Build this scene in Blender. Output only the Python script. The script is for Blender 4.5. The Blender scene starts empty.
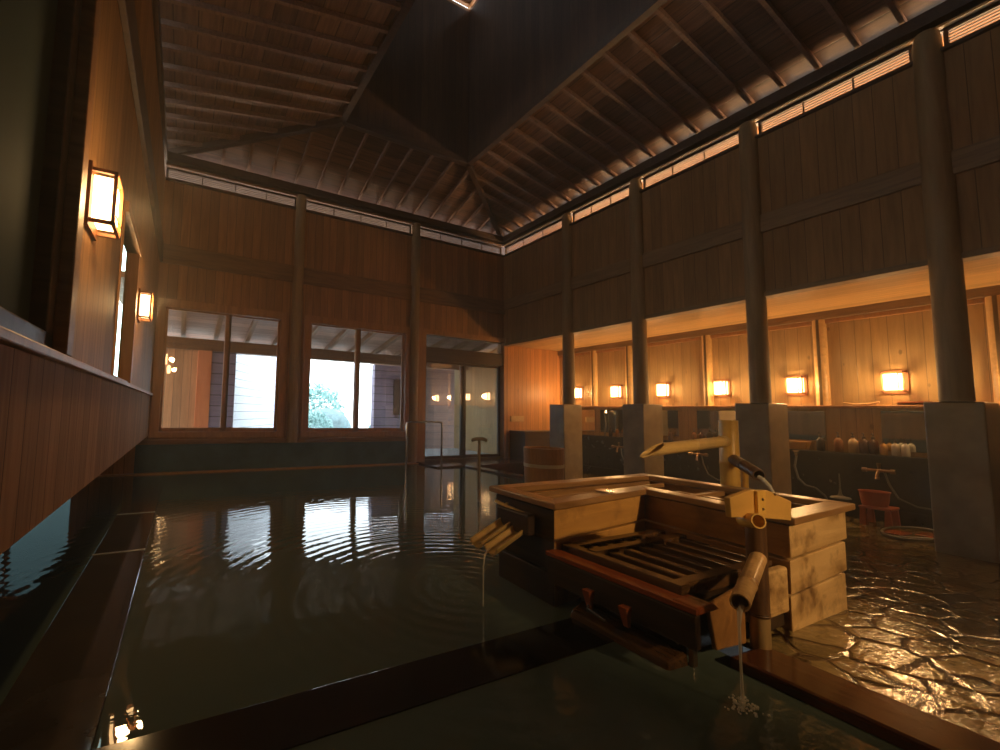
import bpy, bmesh, math, random
from mathutils import Vector, Matrix
random.seed(7)
SC = bpy.context.scene
COL = SC.collection
PI = math.pi

# ------------------------------------------------------------------ camera
def cam_axes(yaw, pitch, roll):
    f = Vector((math.sin(yaw)*math.cos(pitch), math.cos(yaw)*math.cos(pitch), math.sin(pitch)))
    r = Vector((math.cos(yaw), -math.sin(yaw), 0))
    u = r.cross(f)
    r2 = r*math.cos(roll) + u*math.sin(roll)
    u2 = u*math.cos(roll) - r*math.sin(roll)
    return r2, u2, f
cd = bpy.data.cameras.new('camera')
cam = bpy.data.objects.new('camera', cd)
COL.objects.link(cam)
_r, _u, _f = cam_axes(.4634, .0810, .0206)
cam.matrix_world = Matrix(((_r.x, _u.x, -_f.x, 0), (_r.y, _u.y, -_f.y, 0), (_r.z, _u.z, -_f.z, 1.0), (0, 0, 0, 1)))
cd.sensor_width = 36
cd.sensor_fit = 'HORIZONTAL'
cd.lens = 427.58*36/1000
cd.shift_x = .10164
cd.shift_y = .00177
cd.clip_start = .05
SC.camera = cam

# ------------------------------------------------------------------ world, light, exposure
SC.view_settings.view_transform = 'Standard'
SC.view_settings.look = 'None'
SC.view_settings.gamma = 1
SC.view_settings.use_curve_mapping = False
SC.view_settings.exposure = 0.85
SC.cycles.use_denoising = True
SC.cycles.max_bounces = 8
SC.cycles.diffuse_bounces = 4
SC.cycles.glossy_bounces = 4
SC.cycles.transmission_bounces = 6
SC.cycles.sample_clamp_indirect = 4
SC.cycles.caustics_reflective = False
SC.cycles.caustics_refractive = False
w = bpy.data.worlds.new('sky')
SC.world = w
w.use_nodes = True
bg = w.node_tree.nodes['Background']
bg.inputs[0].default_value = (.80, .92, 1.0, 1)
bg.inputs[1].default_value = 4.0

WARM = (1, .60, .24)
LANTERN_W = 10.0         # watts of each lantern's bulb
PAPER_E = 8.0           # glow of the lantern paper

def area(name, loc, rot, sx, sy, energy, color, portal=False):
    d = bpy.data.lights.new(name, 'AREA')
    d.shape = 'RECTANGLE'; d.size = sx; d.size_y = sy; d.energy = energy; d.color = color
    o = bpy.data.objects.new(name, d); COL.objects.link(o)
    o.location = loc; o.rotation_euler = rot
    if portal: d.cycles.is_portal = True
    return o
# portals only guide the sampling of the sky through the openings
area('portal_window_one', (.5, 7.6, 1.6), (-PI/2, 0, 0), 1.9, 2.0, 1, (1, 1, 1), True)
area('portal_window_two', (2.9, 7.6, 1.6), (-PI/2, 0, 0), 2.0, 2.0, 1, (1, 1, 1), True)
area('portal_clerestory', (6.55, 3.0, 4.67), (0, PI/2, 0), .3, 9.0, 1, (1, 1, 1), True)

# added fill lights, no real fixtures, light the louvers and the edge of the ceiling from outside
area('clerestory_fill_right', (8.3, 2.1, 3.95), (0, PI - 1.2, 0), .3, 10.4, 400, (1, .57, .24))
area('clerestory_fill_back', (2.4, 9.4, 3.95), (-PI + 1.2, 0, 0), 6.4, .25, 55, (1, .60, .32))
area('clerestory_fill_left', (-1.6, 5.4, 4.0), (0, -PI + 1.05, 0), .2, 3.4, 40, (1, .92, .82))
# a warm spotlight under the ceiling behind the viewer, aimed at the tank
sd = bpy.data.lights.new('ceiling_spot', 'SPOT'); sd.energy = 300; sd.color = (1, .60, .25); sd.spot_size = math.radians(34); sd.spot_blend = .9; sd.shadow_soft_size = .08
so = bpy.data.objects.new('ceiling_spot', sd); COL.objects.link(so); so.location = (2.85, -2.6, 2.4)
so.rotation_euler = (Vector((2.7, 1.3, .42)) - Vector(so.location)).to_track_quat('-Z', 'Y').to_euler()
# ------------------------------------------------------------------ materials
def new_mat(name):
    m = bpy.data.materials.new(name); m.use_nodes = True
    nt = m.node_tree
    return m, nt, nt.nodes['Principled BSDF']
def N(nt, t, **kw):
    n = nt.nodes.new(t)
    for k, v in kw.items(): setattr(n, k, v)
    return n
def math_n(nt, op, a, b=None, clamp=False):
    n = N(nt, 'ShaderNodeMath', operation=op); n.use_clamp = clamp
    for i, v in enumerate((a, b)):
        if v is None: continue
        if isinstance(v, (int, float)): n.inputs[i].default_value = v
        else: nt.links.new(v, n.inputs[i])
    return n.outputs[0]
def mixc(nt, fac, a, b, mode='MIX'):
    n = N(nt, 'ShaderNodeMix', data_type='RGBA', blend_type=mode)
    for i, v in ((0, fac), (6, a), (7, b)):
        if isinstance(v, (int, float)): n.inputs[i].default_value = v
        elif isinstance(v, tuple): n.inputs[i].default_value = (*v, 1)
        else: nt.links.new(v, n.inputs[i])
    return n.outputs[2]
def ramp(nt, fac, lo, hi):
    n = N(nt, 'ShaderNodeMapRange'); nt.links.new(fac, n.inputs[0])
    n.inputs[1].default_value = lo; n.inputs[2].default_value = hi
    return n.outputs[0]
def bump(nt, b, h, strength=.4, dist=.01):
    n = N(nt, 'ShaderNodeBump'); nt.links.new(h, n.inputs['Height'])
    n.inputs['Strength'].default_value = strength; n.inputs['Distance'].default_value = dist
    nt.links.new(n.outputs[0], b.inputs['Normal'])

def planks(name, across, along, w, c1, c2, rough=.5, groove=.03, knots=False, vary=.5, world=True, spec=.4, gbump=.5):
    """boards of width w side by side along axis `across`, grain running along axis `along`"""
    m, nt, b = new_mat(name)
    if world:
        pos = N(nt, 'ShaderNodeNewGeometry').outputs['Position']
    else:
        pos = N(nt, 'ShaderNodeTexCoord').outputs['Object']
    s = N(nt, 'ShaderNodeSeparateXYZ'); nt.links.new(pos, s.inputs[0])
    u = math_n(nt, 'DIVIDE', math_n(nt, 'ADD', s.outputs[across], 50.0), w)
    cell = math_n(nt, 'FLOOR', u)
    fr = math_n(nt, 'FRACT', u)
    wn = N(nt, 'ShaderNodeTexWhiteNoise', noise_dimensions='1D'); nt.links.new(cell, wn.inputs['W'])
    rnd = wn.outputs['Value']
    sc = N(nt, 'ShaderNodeVectorMath', operation='MULTIPLY'); nt.links.new(pos, sc.inputs[0])
    v = [14.0, 14.0, 14.0]; v[along] = 1.1
    sc.inputs[1].default_value = v
    off = N(nt, 'ShaderNodeVectorMath', operation='ADD'); nt.links.new(sc.outputs[0], off.inputs[0])
    cmb = N(nt, 'ShaderNodeCombineXYZ')
    for i in range(3): nt.links.new(math_n(nt, 'MULTIPLY', rnd, 37.0 + i*11), cmb.inputs[i])
    nt.links.new(cmb.outputs[0], off.inputs[1])
    g = N(nt, 'ShaderNodeTexNoise'); nt.links.new(off.outputs[0], g.inputs['Vector'])
    g.inputs['Scale'].default_value = 1.6; g.inputs['Detail'].default_value = 5; g.inputs['Distortion'].default_value = .6
    col = mixc(nt, ramp(nt, g.outputs[0], .3, .7), c1, c2)
    tone = math_n(nt, 'ADD', math_n(nt, 'MULTIPLY', rnd, vary), 1 - vary*.5)
    tc = N(nt, 'ShaderNodeCombineColor')
    for i in range(3): nt.links.new(tone, tc.inputs[i])
    col = mixc(nt, 1.0, col, tc.outputs[0], 'MULTIPLY')
    if knots:
        k = N(nt, 'ShaderNodeTexVoronoi', feature='F1')
        kv = N(nt, 'ShaderNodeVectorMath', operation='MULTIPLY'); nt.links.new(pos, kv.inputs[0])
        vv = [4.5, 4.5, 4.5]; vv[along] = 2.2; kv.inputs[1].default_value = vv
        nt.links.new(kv.outputs[0], k.inputs['Vector']); k.inputs['Scale'].default_value = 1
        kk = math_n(nt, 'LESS_THAN', k.outputs['Distance'], .085)
        col = mixc(nt, math_n(nt, 'MULTIPLY', kk, .6), col, tuple(x*.35 for x in c1))
    edge = math_n(nt, 'MINIMUM', fr, math_n(nt, 'SUBTRACT', 1.0, fr))
    gm = ramp(nt, edge, groove*.4, groove)
    col = mixc(nt, gm, tuple(x*.25 for x in c1), col)
    nt.links.new(col, b.inputs['Base Color'])
    b.inputs['Roughness'].default_value = rough
    b.inputs['Specular IOR Level'].default_value = spec
    h = math_n(nt, 'ADD', gm, math_n(nt, 'MULTIPLY', g.outputs[0], .15))
    bump(nt, b, h, gbump, .004)
    return m

def wood(name, c1, c2, rough=.5, along=2, scale=1.0, stains=0.0, bumps=.3, spec=.4, stain_col=None):
    """a single piece of wood (object coordinates), grain along an axis, optional water stains"""
    m, nt, b = new_mat(name)
    pos = N(nt, 'ShaderNodeTexCoord').outputs['Object']
    oi = N(nt, 'ShaderNodeObjectInfo')
    sc = N(nt, 'ShaderNodeVectorMath', operation='MULTIPLY'); nt.links.new(pos, sc.inputs[0])
    v = [22.0*scale]*3; v[along] = 2.0*scale; sc.inputs[1].default_value = v
    off = N(nt, 'ShaderNodeVectorMath', operation='ADD'); nt.links.new(sc.outputs[0], off.inputs[0])
    cmb = N(nt, 'ShaderNodeCombineXYZ')
    for i in range(3): nt.links.new(math_n(nt, 'MULTIPLY', oi.outputs['Random'], 31.0 + 17*i), cmb.inputs[i])
    nt.links.new(cmb.outputs[0], off.inputs[1])
    g = N(nt, 'ShaderNodeTexNoise'); nt.links.new(off.outputs[0], g.inputs['Vector'])
    g.inputs['Scale'].default_value = 1.4; g.inputs['Detail'].default_value = 6; g.inputs['Distortion'].default_value = 1.0
    col = mixc(nt, ramp(nt, g.outputs[0], .3, .7), c1, c2)
    if stains:
        t = N(nt, 'ShaderNodeTexNoise'); nt.links.new(pos, t.inputs['Vector'])
        t.inputs['Scale'].default_value = 4.5; t.inputs['Detail'].default_value = 8; t.inputs['Roughness'].default_value = .65
        col = mixc(nt, math_n(nt, 'MULTIPLY', ramp(nt, t.outputs[0], .5, .68), stains), col, stain_col or tuple(x*.22 for x in c1))
    nt.links.new(col, b.inputs['Base Color'])
    b.inputs['Roughness'].default_value = rough
    b.inputs['Specular IOR Level'].default_value = spec
    bump(nt, b, g.outputs[0], bumps, .004)
    return m

def plain(name, c, rough=.5, metal=0, noise=0.0, nscale=8, spec=.5, bumps=0):
    m, nt, b = new_mat(name)
    b.inputs['Roughness'].default_value = rough
    b.inputs['Metallic'].default_value = metal
    b.inputs['Specular IOR Level'].default_value = spec
    t = N(nt, 'ShaderNodeTexNoise')
    nt.links.new(N(nt, 'ShaderNodeTexCoord').outputs['Object'], t.inputs['Vector'])
    t.inputs['Scale'].default_value = nscale; t.inputs['Detail'].default_value = 5
    col = mixc(nt, ramp(nt, t.outputs[0], .3, .7), tuple(x*(1 - noise) for x in c), tuple(min(1, x*(1 + noise)) for x in c))
    nt.links.new(col, b.inputs['Base Color'])
    if bumps: bump(nt, b, t.outputs[0], bumps, .004)
    return m

def glow(name, c, e):
    m, nt, b = new_mat(name)
    b.inputs['Base Color'].default_value = (*c, 1)
    b.inputs['Emission Color'].default_value = (*c, 1)
    b.inputs['Emission Strength'].default_value = e
    b.inputs['Roughness'].default_value = .7
    return m

def glass(name, tint=(1, 1, 1), rough=0.0, refl=.10, fres=1.3):
    """thin pane: mostly clear, with a fresnel reflection"""
    m = bpy.data.materials.new(name); m.use_nodes = True; nt = m.node_tree
    nt.nodes.clear()
    out = N(nt, 'ShaderNodeOutputMaterial')
    tr = N(nt, 'ShaderNodeBsdfTransparent'); tr.inputs[0].default_value = (*tint, 1)
    gl = N(nt, 'ShaderNodeBsdfGlossy'); gl.inputs['Roughness'].default_value = rough; gl.inputs[0].default_value = (1, 1, 1, 1)
    fr = N(nt, 'ShaderNodeFresnel'); fr.inputs[0].default_value = 1.5
    mx = N(nt, 'ShaderNodeMixShader')
    nt.links.new(math_n(nt, 'ADD', math_n(nt, 'MULTIPLY', fr.outputs[0], fres), refl - .05, True), mx.inputs[0])
    nt.links.new(tr.outputs[0], mx.inputs[1]); nt.links.new(gl.outputs[0], mx.inputs[2])
    nt.links.new(mx.outputs[0], out.inputs[0])
    return m

M = {}
M['wall_x'] = planks('panel_back_wall', 0, 2, .135, (.29, .125, .042), (.43, .20, .072), .5, knots=False, vary=.35)
M['wall_y'] = planks('panel_side_wall', 1, 2, .15, (.25, .128, .048), (.37, .195, .078), .6, vary=.25, groove=.02, spec=.2)
M['wall_low'] = planks('panel_left_box', 1, 2, .15, (.28, .14, .06), (.42, .22, .10), .75, vary=.3, groove=.022, spec=.06)
M['alcove'] = planks('panel_alcove', 1, 2, .15, (.40, .25, .10), (.52, .33, .14), .45, knots=True, vary=.18, groove=.018)
M['alcove_x'] = planks('panel_alcove_end', 0, 2, .12, (.46, .20, .065), (.58, .27, .09), .45, knots=True, vary=.3)
M['soffit'] = planks('boards_soffit', 0, 1, .11, (.46, .27, .10), (.60, .37, .15), .4, vary=.3)
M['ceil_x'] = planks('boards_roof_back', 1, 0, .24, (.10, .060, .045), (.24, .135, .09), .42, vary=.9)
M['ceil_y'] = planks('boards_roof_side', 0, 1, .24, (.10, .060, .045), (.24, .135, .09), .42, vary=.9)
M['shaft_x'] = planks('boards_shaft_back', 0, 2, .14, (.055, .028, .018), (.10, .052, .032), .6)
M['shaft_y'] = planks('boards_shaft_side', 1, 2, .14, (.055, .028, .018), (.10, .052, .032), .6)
M['beam'] = wood('timber_brown', (.16, .075, .032), (.28, .14, .06), .5, 0, .6)
M['beam_y'] = wood('timber_brown_long', (.18, .10, .045), (.32, .19, .09), .5, 1, .6)
M['rafter'] = wood('timber_rafter', (.17, .10, .075), (.30, .19, .14), .5, 1, .8)
M['dark_wood'] = wood('timber_dark', (.045, .024, .014), (.09, .048, .026), .45, 0, .7)
M['log'] = wood('log_pillar_wood', (.24, .145, .062), (.36, .225, .105), .55, 2, .5, bumps=.4)
M['frame'] = wood('window_frame_wood', (.34, .15, .055), (.48, .23, .09), .45, 2, .6)
M['lattice_shaded'] = wood('louver_wood_shaded', (.04, .020, .010), (.07, .035, .018), .6, 1, 1)  # darker copy of the louver wood; weaker light at the back put in colour
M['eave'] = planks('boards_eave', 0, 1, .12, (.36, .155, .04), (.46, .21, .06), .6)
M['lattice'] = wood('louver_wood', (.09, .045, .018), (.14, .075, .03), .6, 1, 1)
M['concrete'] = plain('concrete_block', (.30, .23, .15), .28, noise=.2, nscale=6, bumps=.25)
M['dado'] = plain('dark_stone_dado', (.050, .095, .115), .35, noise=.3, nscale=4)
M['dark_tile'] = plain('dark_wet_stone', (.022, .020, .019), .22, noise=.35, nscale=10)
M['paper'] = glow('lantern_paper', (1, .62, .26), PAPER_E)
M['lamp_wood'] = wood('lantern_wood', (.20, .075, .025), (.34, .13, .045), .5, 2, 2)
M['pane'] = glass('clear_pane')
M['door_pane'] = glass('door_pane', (.80, .84, .88), 0, .12)
M['frost'] = plain('frosted_pane', (.8, .9, .85), .5)
M['bamboo'] = wood('yellow_bamboo', (.60, .36, .075), (.74, .48, .13), .32, 2, .6, stains=.35, stain_col=(.26, .13, .03))
M['bamboo_x'] = wood('yellow_bamboo_cross', (.50, .34, .12), (.70, .50, .22), .32, 0, .6, stains=.45, stain_col=(.20, .11, .04))
M['bamboo_old'] = wood('old_brown_bamboo', (.055, .026, .012), (.15, .078, .034), .38, 2, .8, stains=.9, stain_col=(.018, .010, .006))
M['bamboo_grey'] = wood('greyish_wet_bamboo', (.20, .13, .055), (.30, .21, .10), .3, 2, .6, stains=.6)
M['pipe_pale'] = wood('pale_bamboo_pipe', (.40, .24, .095), (.60, .40, .19), .3, 2, .9, stains=.9, stain_col=(.17, .075, .028))
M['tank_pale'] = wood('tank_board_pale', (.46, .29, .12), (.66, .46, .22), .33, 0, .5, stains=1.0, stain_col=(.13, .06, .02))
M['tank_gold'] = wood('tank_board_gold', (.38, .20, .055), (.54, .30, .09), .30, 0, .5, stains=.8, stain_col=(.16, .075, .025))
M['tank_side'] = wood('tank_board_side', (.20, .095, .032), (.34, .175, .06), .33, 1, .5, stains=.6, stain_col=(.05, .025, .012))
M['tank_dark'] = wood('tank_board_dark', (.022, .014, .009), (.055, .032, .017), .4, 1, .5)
M['rim'] = wood('tank_rim_wet_wood', (.19, .10, .038), (.33, .185, .075), .30, 0, .6, spec=.7)
M['rim_y'] = wood('tank_rim_wet_wood_long', (.19, .10, .038), (.33, .185, .075), .30, 1, .6, spec=.7)
M['red_wood'] = wood('red_wet_wood', (.19, .042, .014), (.30, .075, .022), .22, 1, .6, spec=.7)
M['slat'] = wood('wet_dark_slat', (.045, .022, .010), (.10, .052, .022), .17, 1, .8, spec=.8)
M['black_wood'] = plain('black_wet_timber', (.008, .006, .004), .12, noise=.3, spec=.5)
M['kerb_wood'] = wood('wet_kerb_wood', (.045, .016, .008), (.095, .032, .013), .16, 1, .5, spec=.45)
M['plaque'] = wood('yellow_board', (.50, .29, .07), (.62, .38, .11), .38, 0, .5, stains=.25)
M['steel'] = plain('brushed_steel', (.62, .62, .60), .25, 1)
M['hoop'] = plain('bright_hoop', (.80, .72, .52), .35, .6)
M['dull_metal'] = plain('dull_metal', (.30, .22, .15), .35, 1, noise=.2)
M['brass'] = plain('old_brass', (.28, .17, .09), .3, 1, noise=.2)
M['mirror'] = plain('mirror_glass', (.72, .74, .72), .04, 1)
M['orange_plastic'] = plain('orange_plastic', (.34, .075, .02), .4, noise=.05)
M['barrel'] = wood('barrel_staves', (.32, .15, .045), (.48, .24, .08), .28, 2, .8)
M['hose'] = plain('grey_hose', (.13, .12, .10), .35)
M['grey_slab'] = plain('wet_grey_slab', (.046, .037, .030), .10, noise=.3, nscale=5, bumps=.1)
M['joint_glint'] = plain('pale_joint_glint', (.30, .30, .28), .1)
M['ground'] = plain('pale_ground', (.42, .44, .42), .8, noise=.2)
M['siding'] = planks('pale_siding', 2, 0, .19, (.62, .66, .72), (.80, .84, .88), .6, groove=.05, vary=.1)
M['siding_d'] = planks('purple_grey_siding', 2, 0, .22, (.20, .17, .24), (.30, .25, .34), .6, groove=.07, vary=.15)
M['siding_b'] = planks('brown_siding', 2, 0, .20, (.16, .08, .055), (.26, .14, .095), .6, groove=.06, vary=.2)
M['porch'] = planks('porch_boards', 1, 0, .22, (.36, .21, .15), (.52, .33, .25), .6)
M['porch_wall'] = planks('porch_end_boards', 0, 2, .15, (.50, .26, .12), (.64, .36, .18), .5)
M['red_post'] = wood('orange_post_wood', (.70, .22, .08), (.80, .30, .12), .5, 2, .6)
M['leaf'] = plain('garden_leaves', (.22, .40, .38), .6, noise=.4, nscale=12)
M['rock'] = plain('teal_grey_rock', (.16, .24, .25), .8, noise=.3)
M['bark'] = plain('grey_bark', (.14, .12, .10), .8, noise=.3)

M['jet'] = plain('falling_water', (.75, .72, .64), .08, spec=.8)
M['jet'].node_tree.nodes['Principled BSDF'].inputs['Alpha'].default_value = .5
# murky hot-spring water: opaque greenish body under a rippled mirror-like surface
def water_mat(name, c, ripple, dist, rough=.015, scale=1.0):
    m, nt, b = new_mat(name)
    b.inputs['Base Color'].default_value = (*c, 1)
    b.inputs['Roughness'].default_value = rough
    b.inputs['IOR'].default_value = 1.38
    b.inputs['Specular IOR Level'].default_value = .5
    pos = N(nt, 'ShaderNodeNewGeometry').outputs['Position']
    mp = N(nt, 'ShaderNodeMapping'); nt.links.new(pos, mp.inputs[0])
    mp.inputs['Rotation'].default_value = (0, 0, .5); mp.inputs['Scale'].default_value = (3.2*scale, 8*scale, 1)
    t = N(nt, 'ShaderNodeTexNoise'); nt.links.new(mp.outputs[0], t.inputs['Vector'])
    t.inputs['Scale'].default_value = 1.0; t.inputs['Detail'].default_value = 2; t.inputs['Distortion'].default_value = .8
    # rings spreading from where the spouts pour in
    wv = N(nt, 'ShaderNodeTexWave', wave_type='RINGS', rings_direction='SPHERICAL')
    mp2 = N(nt, 'ShaderNodeMapping'); nt.links.new(pos, mp2.inputs[0]); mp2.inputs['Location'].default_value = (-1.5, -2.1, 0)
    nt.links.new(mp2.outputs[0], wv.inputs['Vector'])
    wv.inputs['Scale'].default_value = 3.4; wv.inputs['Distortion'].default_value = 2.5; wv.inputs['Detail'].default_value = 1
    ln = N(nt, 'ShaderNodeVectorMath', operation='LENGTH'); nt.links.new(mp2.outputs[0], ln.inputs[0])
    fall = math_n(nt, 'SUBTRACT', 1.0, ramp(nt, ln.outputs['Value'], .3, 4.2), True)
    h = math_n(nt, 'ADD', math_n(nt, 'MULTIPLY', t.outputs[0], .55), math_n(nt, 'MULTIPLY', math_n(nt, 'MULTIPLY', wv.outputs[0], fall), .5))
    # choppier water in the small basin around the falling jet
    sy = N(nt, 'ShaderNodeSeparateXYZ'); nt.links.new(pos, sy.inputs[0])
    near = math_n(nt, 'LESS_THAN', sy.outputs[1], 1.45)
    t3 = N(nt, 'ShaderNodeTexNoise'); nt.links.new(pos, t3.inputs['Vector'])
    t3.inputs['Scale'].default_value = 24; t3.inputs['Detail'].default_value = 3
    h = math_n(nt, 'ADD', h, math_n(nt, 'MULTIPLY', math_n(nt, 'MULTIPLY', t3.outputs[0], near), .9))
    bump(nt, b, h, ripple, dist)
    return m
M['water'] = water_mat('milky_pool_water', (.068, .095, .086), 1.0, .0020)

# wet cobbles: irregular stones set in dark mortar under a film of running water
def cobbles():
    m, nt, b = new_mat('wet_cobble_floor')
    pos = N(nt, 'ShaderNodeNewGeometry').outputs['Position']
    mp = N(nt, 'ShaderNodeMapping'); nt.links.new(pos, mp.inputs[0])
    mp.inputs['Scale'].default_value = (3.7, 5.6, 0); mp.inputs['Rotation'].default_value = (0, 0, -.35)
    d = N(nt, 'ShaderNodeTexNoise'); nt.links.new(mp.outputs[0], d.inputs['Vector']); d.inputs['Scale'].default_value = .8
    add = N(nt, 'ShaderNodeVectorMath', operation='ADD'); nt.links.new(mp.outputs[0], add.inputs[0])
    sv = N(nt, 'ShaderNodeVectorMath', operation='SCALE'); nt.links.new(d.outputs['Color'], sv.inputs[0]); sv.inputs['Scale'].default_value = .7
    nt.links.new(sv.outputs[0], add.inputs[1])
    ve = N(nt, 'ShaderNodeTexVoronoi', feature='DISTANCE_TO_EDGE'); nt.links.new(add.outputs[0], ve.inputs['Vector']); ve.inputs['Scale'].default_value = 1
    vc = N(nt, 'ShaderNodeTexVoronoi', feature='F1'); nt.links.new(add.outputs[0], vc.inputs['Vector']); vc.inputs['Scale'].default_value = 1
    mask = ramp(nt, ve.outputs['Distance'], .03, .075)
    g = N(nt, 'ShaderNodeTexNoise'); nt.links.new(pos, g.inputs['Vector']); g.inputs['Scale'].default_value = 26; g.inputs['Detail'].default_value = 6
    col = mixc(nt, ramp(nt, g.outputs[0], .3, .7), (.13, .095, .034), (.25, .18, .075))
    hs = N(nt, 'ShaderNodeSeparateColor'); nt.links.new(vc.outputs['Color'], hs.inputs[0])
    tone = math_n(nt, 'ADD', math_n(nt, 'MULTIPLY', hs.outputs[0], .7), .6)
    tc = N(nt, 'ShaderNodeCombineColor')
    for i in range(3): nt.links.new(tone, tc.inputs[i])
    col = mixc(nt, 1.0, col, tc.outputs[0], 'MULTIPLY')
    col = mixc(nt, mask, (.020, .009, .004), col)
    nt.links.new(col, b.inputs['Base Color'])
    b.inputs['Roughness'].default_value = .07
    b.inputs['Specular IOR Level'].default_value = .5
    mp3 = N(nt, 'ShaderNodeMapping'); nt.links.new(pos, mp3.inputs[0])
    mp3.inputs['Scale'].default_value = (30, 70, 1); mp3.inputs['Rotation'].default_value = (0, 0, .25)
    t = N(nt, 'ShaderNodeTexNoise'); nt.links.new(mp3.outputs[0], t.inputs['Vector']); t.inputs['Scale'].default_value = 1; t.inputs['Detail'].default_value = 3; t.inputs['Distortion'].default_value = 1.2
    dome = ramp(nt, ve.outputs['Distance'], .0, .09)
    h = math_n(nt, 'ADD', math_n(nt, 'MULTIPLY', dome, 1.0), math_n(nt, 'MULTIPLY', t.outputs[0], .55))
    bump(nt, b, h, .8, .0032)
    return m
M['cobble'] = cobbles()

# ------------------------------------------------------------------ mesh helpers
class MB:
    def __init__(s): s.v = []; s.f = []
    def add(s, vs, fs):
        o = len(s.v); s.v += [Vector(p) for p in vs]; s.f += [tuple(i + o for i in f) for f in fs]; return s
    def hexa(s, b, t):
        """b, t: four points each (anticlockwise from above)"""
        return s.add(list(b) + list(t), [(3, 2, 1, 0), (4, 5, 6, 7), (0, 1, 5, 4), (1, 2, 6, 5), (2, 3, 7, 6), (3, 0, 4, 7)])
    def box(s, x0, x1, y0, y1, z0, z1):
        x0, x1 = min(x0, x1), max(x0, x1); y0, y1 = min(y0, y1), max(y0, y1); z0, z1 = min(z0, z1), max(z0, z1)
        return s.hexa([(x0, y0, z0), (x1, y0, z0), (x1, y1, z0), (x0, y1, z0)], [(x0, y0, z1), (x1, y0, z1), (x1, y1, z1), (x0, y1, z1)])
    def prism(s, poly, z0, z1):
        n = len(poly)
        return s.add([(p[0], p[1], z0) for p in poly] + [(p[0], p[1], z1) for p in poly],
                     [tuple(range(n - 1, -1, -1)), tuple(range(n, 2*n))] + [(i, (i + 1) % n, n + (i + 1) % n, n + i) for i in range(n)])
    def slab(s, poly3, d):
        """planar polygon given as 3d points, thickened by vector d"""
        n = len(poly3); d = Vector(d)
        return s.add([Vector(p) for p in poly3] + [Vector(p) + d for p in poly3],
                     [tuple(range(n - 1, -1, -1)), tuple(range(n, 2*n))] + [(i, (i + 1) % n, n + (i + 1) % n, n + i) for i in range(n)])
    def bar(s, p0, p1, w, h, up=(0, 0, 1)):
        p0, p1 = Vector(p0), Vector(p1); d = (p1 - p0).normalized(); up = Vector(up)
        sd = d.cross(up)
        if sd.length < 1e-4: sd = d.cross(Vector((1, 0, 0)))
        sd.normalize(); u2 = sd.cross(d).normalized()
        q = [(-1, -1), (1, -1), (1, 1), (-1, 1)]
        a = [p0 + sd*(w/2*i) + u2*(h/2*j) for i, j in q]; b = [p1 + sd*(w/2*i) + u2*(h/2*j) for i, j in q]
        return s.add(a + b, [(3, 2, 1, 0), (4, 5, 6, 7), (0, 1, 5, 4), (1, 2, 6, 5), (2, 3, 7, 6), (3, 0, 4, 7)])
    def tube(s, pts, rs, n=16, caps=True):
        pts = [Vector(p) for p in pts]
        if isinstance(rs, (int, float)): rs = [rs]*len(pts)
        ref = None; rings = []
        for i, p in enumerate(pts):
            a = pts[max(0, i - 1)]; b = pts[min(len(pts) - 1, i + 1)]; d = (b - a).normalized()
            if ref is None:
                ref = d.cross(Vector((0, 0, 1)))
                if ref.length < 1e-3: ref = d.cross(Vector((1, 0, 0)))
            ref = (ref - d*ref.dot(d)).normalized(); o = d.cross(ref)
            rings.append([p + (ref*math.cos(2*PI*k/n) + o*math.sin(2*PI*k/n))*rs[i] for k in range(n)])
        vs = [v for r in rings for v in r]; fs = []
        for i in range(len(pts) - 1):
            for k in range(n):
                fs.append((i*n + k, i*n + (k + 1) % n, (i + 1)*n + (k + 1) % n, (i + 1)*n + k))
        if caps:
            fs.append(tuple(range(n - 1, -1, -1))); fs.append(tuple((len(pts) - 1)*n + k for k in range(n)))
        return s.add(vs, fs)
    def lathe(s, c, prof, n=24, axis=None):
        """prof: (r, h) pairs round the vertical through c"""
        c = Vector(c); vs = []
        for r, h in prof:
            for k in range(n): vs.append(c + Vector((r*math.cos(2*PI*k/n), r*math.sin(2*PI*k/n), h)))
        fs = [(i*n + k, i*n + (k + 1) % n, (i + 1)*n + (k + 1) % n, (i + 1)*n + k) for i in range(len(prof) - 1) for k in range(n)]
        if prof[0][0] > 1e-5: fs.append(tuple(range(n - 1, -1, -1)))
        if prof[-1][0] > 1e-5: fs.append(tuple((len(prof) - 1)*n + k for k in range(n)))
        return s.add(vs, fs)
    def hollow(s, p0, p1, r, t, n=20, nodes=(), cut=None):
        """an open bamboo tube from p0 to p1, wall thickness t, knots at fractions `nodes`; cut = slant of the mouth at p1"""
        p0, p1 = Vector(p0), Vector(p1); d = (p1 - p0); L = d.length; d.normalize()
        a = d.cross(Vector((0, 0, 1)))
        if a.length < 1e-3: a = Vector((1, 0, 0))
        a.normalize(); b = a.cross(d).normalized()   # b points up-ish
        ts = [(0, 1)]
        for q in nodes: ts += [(q - .012/L, 1), (q - .004/L, 1.07), (q, .98), (q + .004/L, 1.07), (q + .012/L, 1)]
        ts.append((1, 1))
        vs = []
        def ring(tt, rr, last=False):
            for k in range(n):
                an = 2*PI*k/n; off = 0
                if last and cut: off = -cut*(1 + math.sin(an))/2
                vs.append(p0 + d*(tt*L + off) + (a*math.cos(an) + b*math.sin(an))*rr)
        for i, (tt, m_) in enumerate(ts): ring(tt, r*m_, i == len(ts) - 1)
        ring(1, r - t, True); ring(.04, r - t)
        fs = []; R_ = len(ts) + 2
        for i in range(R_ - 1):
            for k in range(n): fs.append((i*n + k, i*n + (k + 1) % n, (i + 1)*n + (k + 1) % n, (i + 1)*n + k))
        fs.append(tuple(range(n - 1, -1, -1))); fs.append(tuple((R_ - 1)*n + k for k in range(n)))
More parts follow.
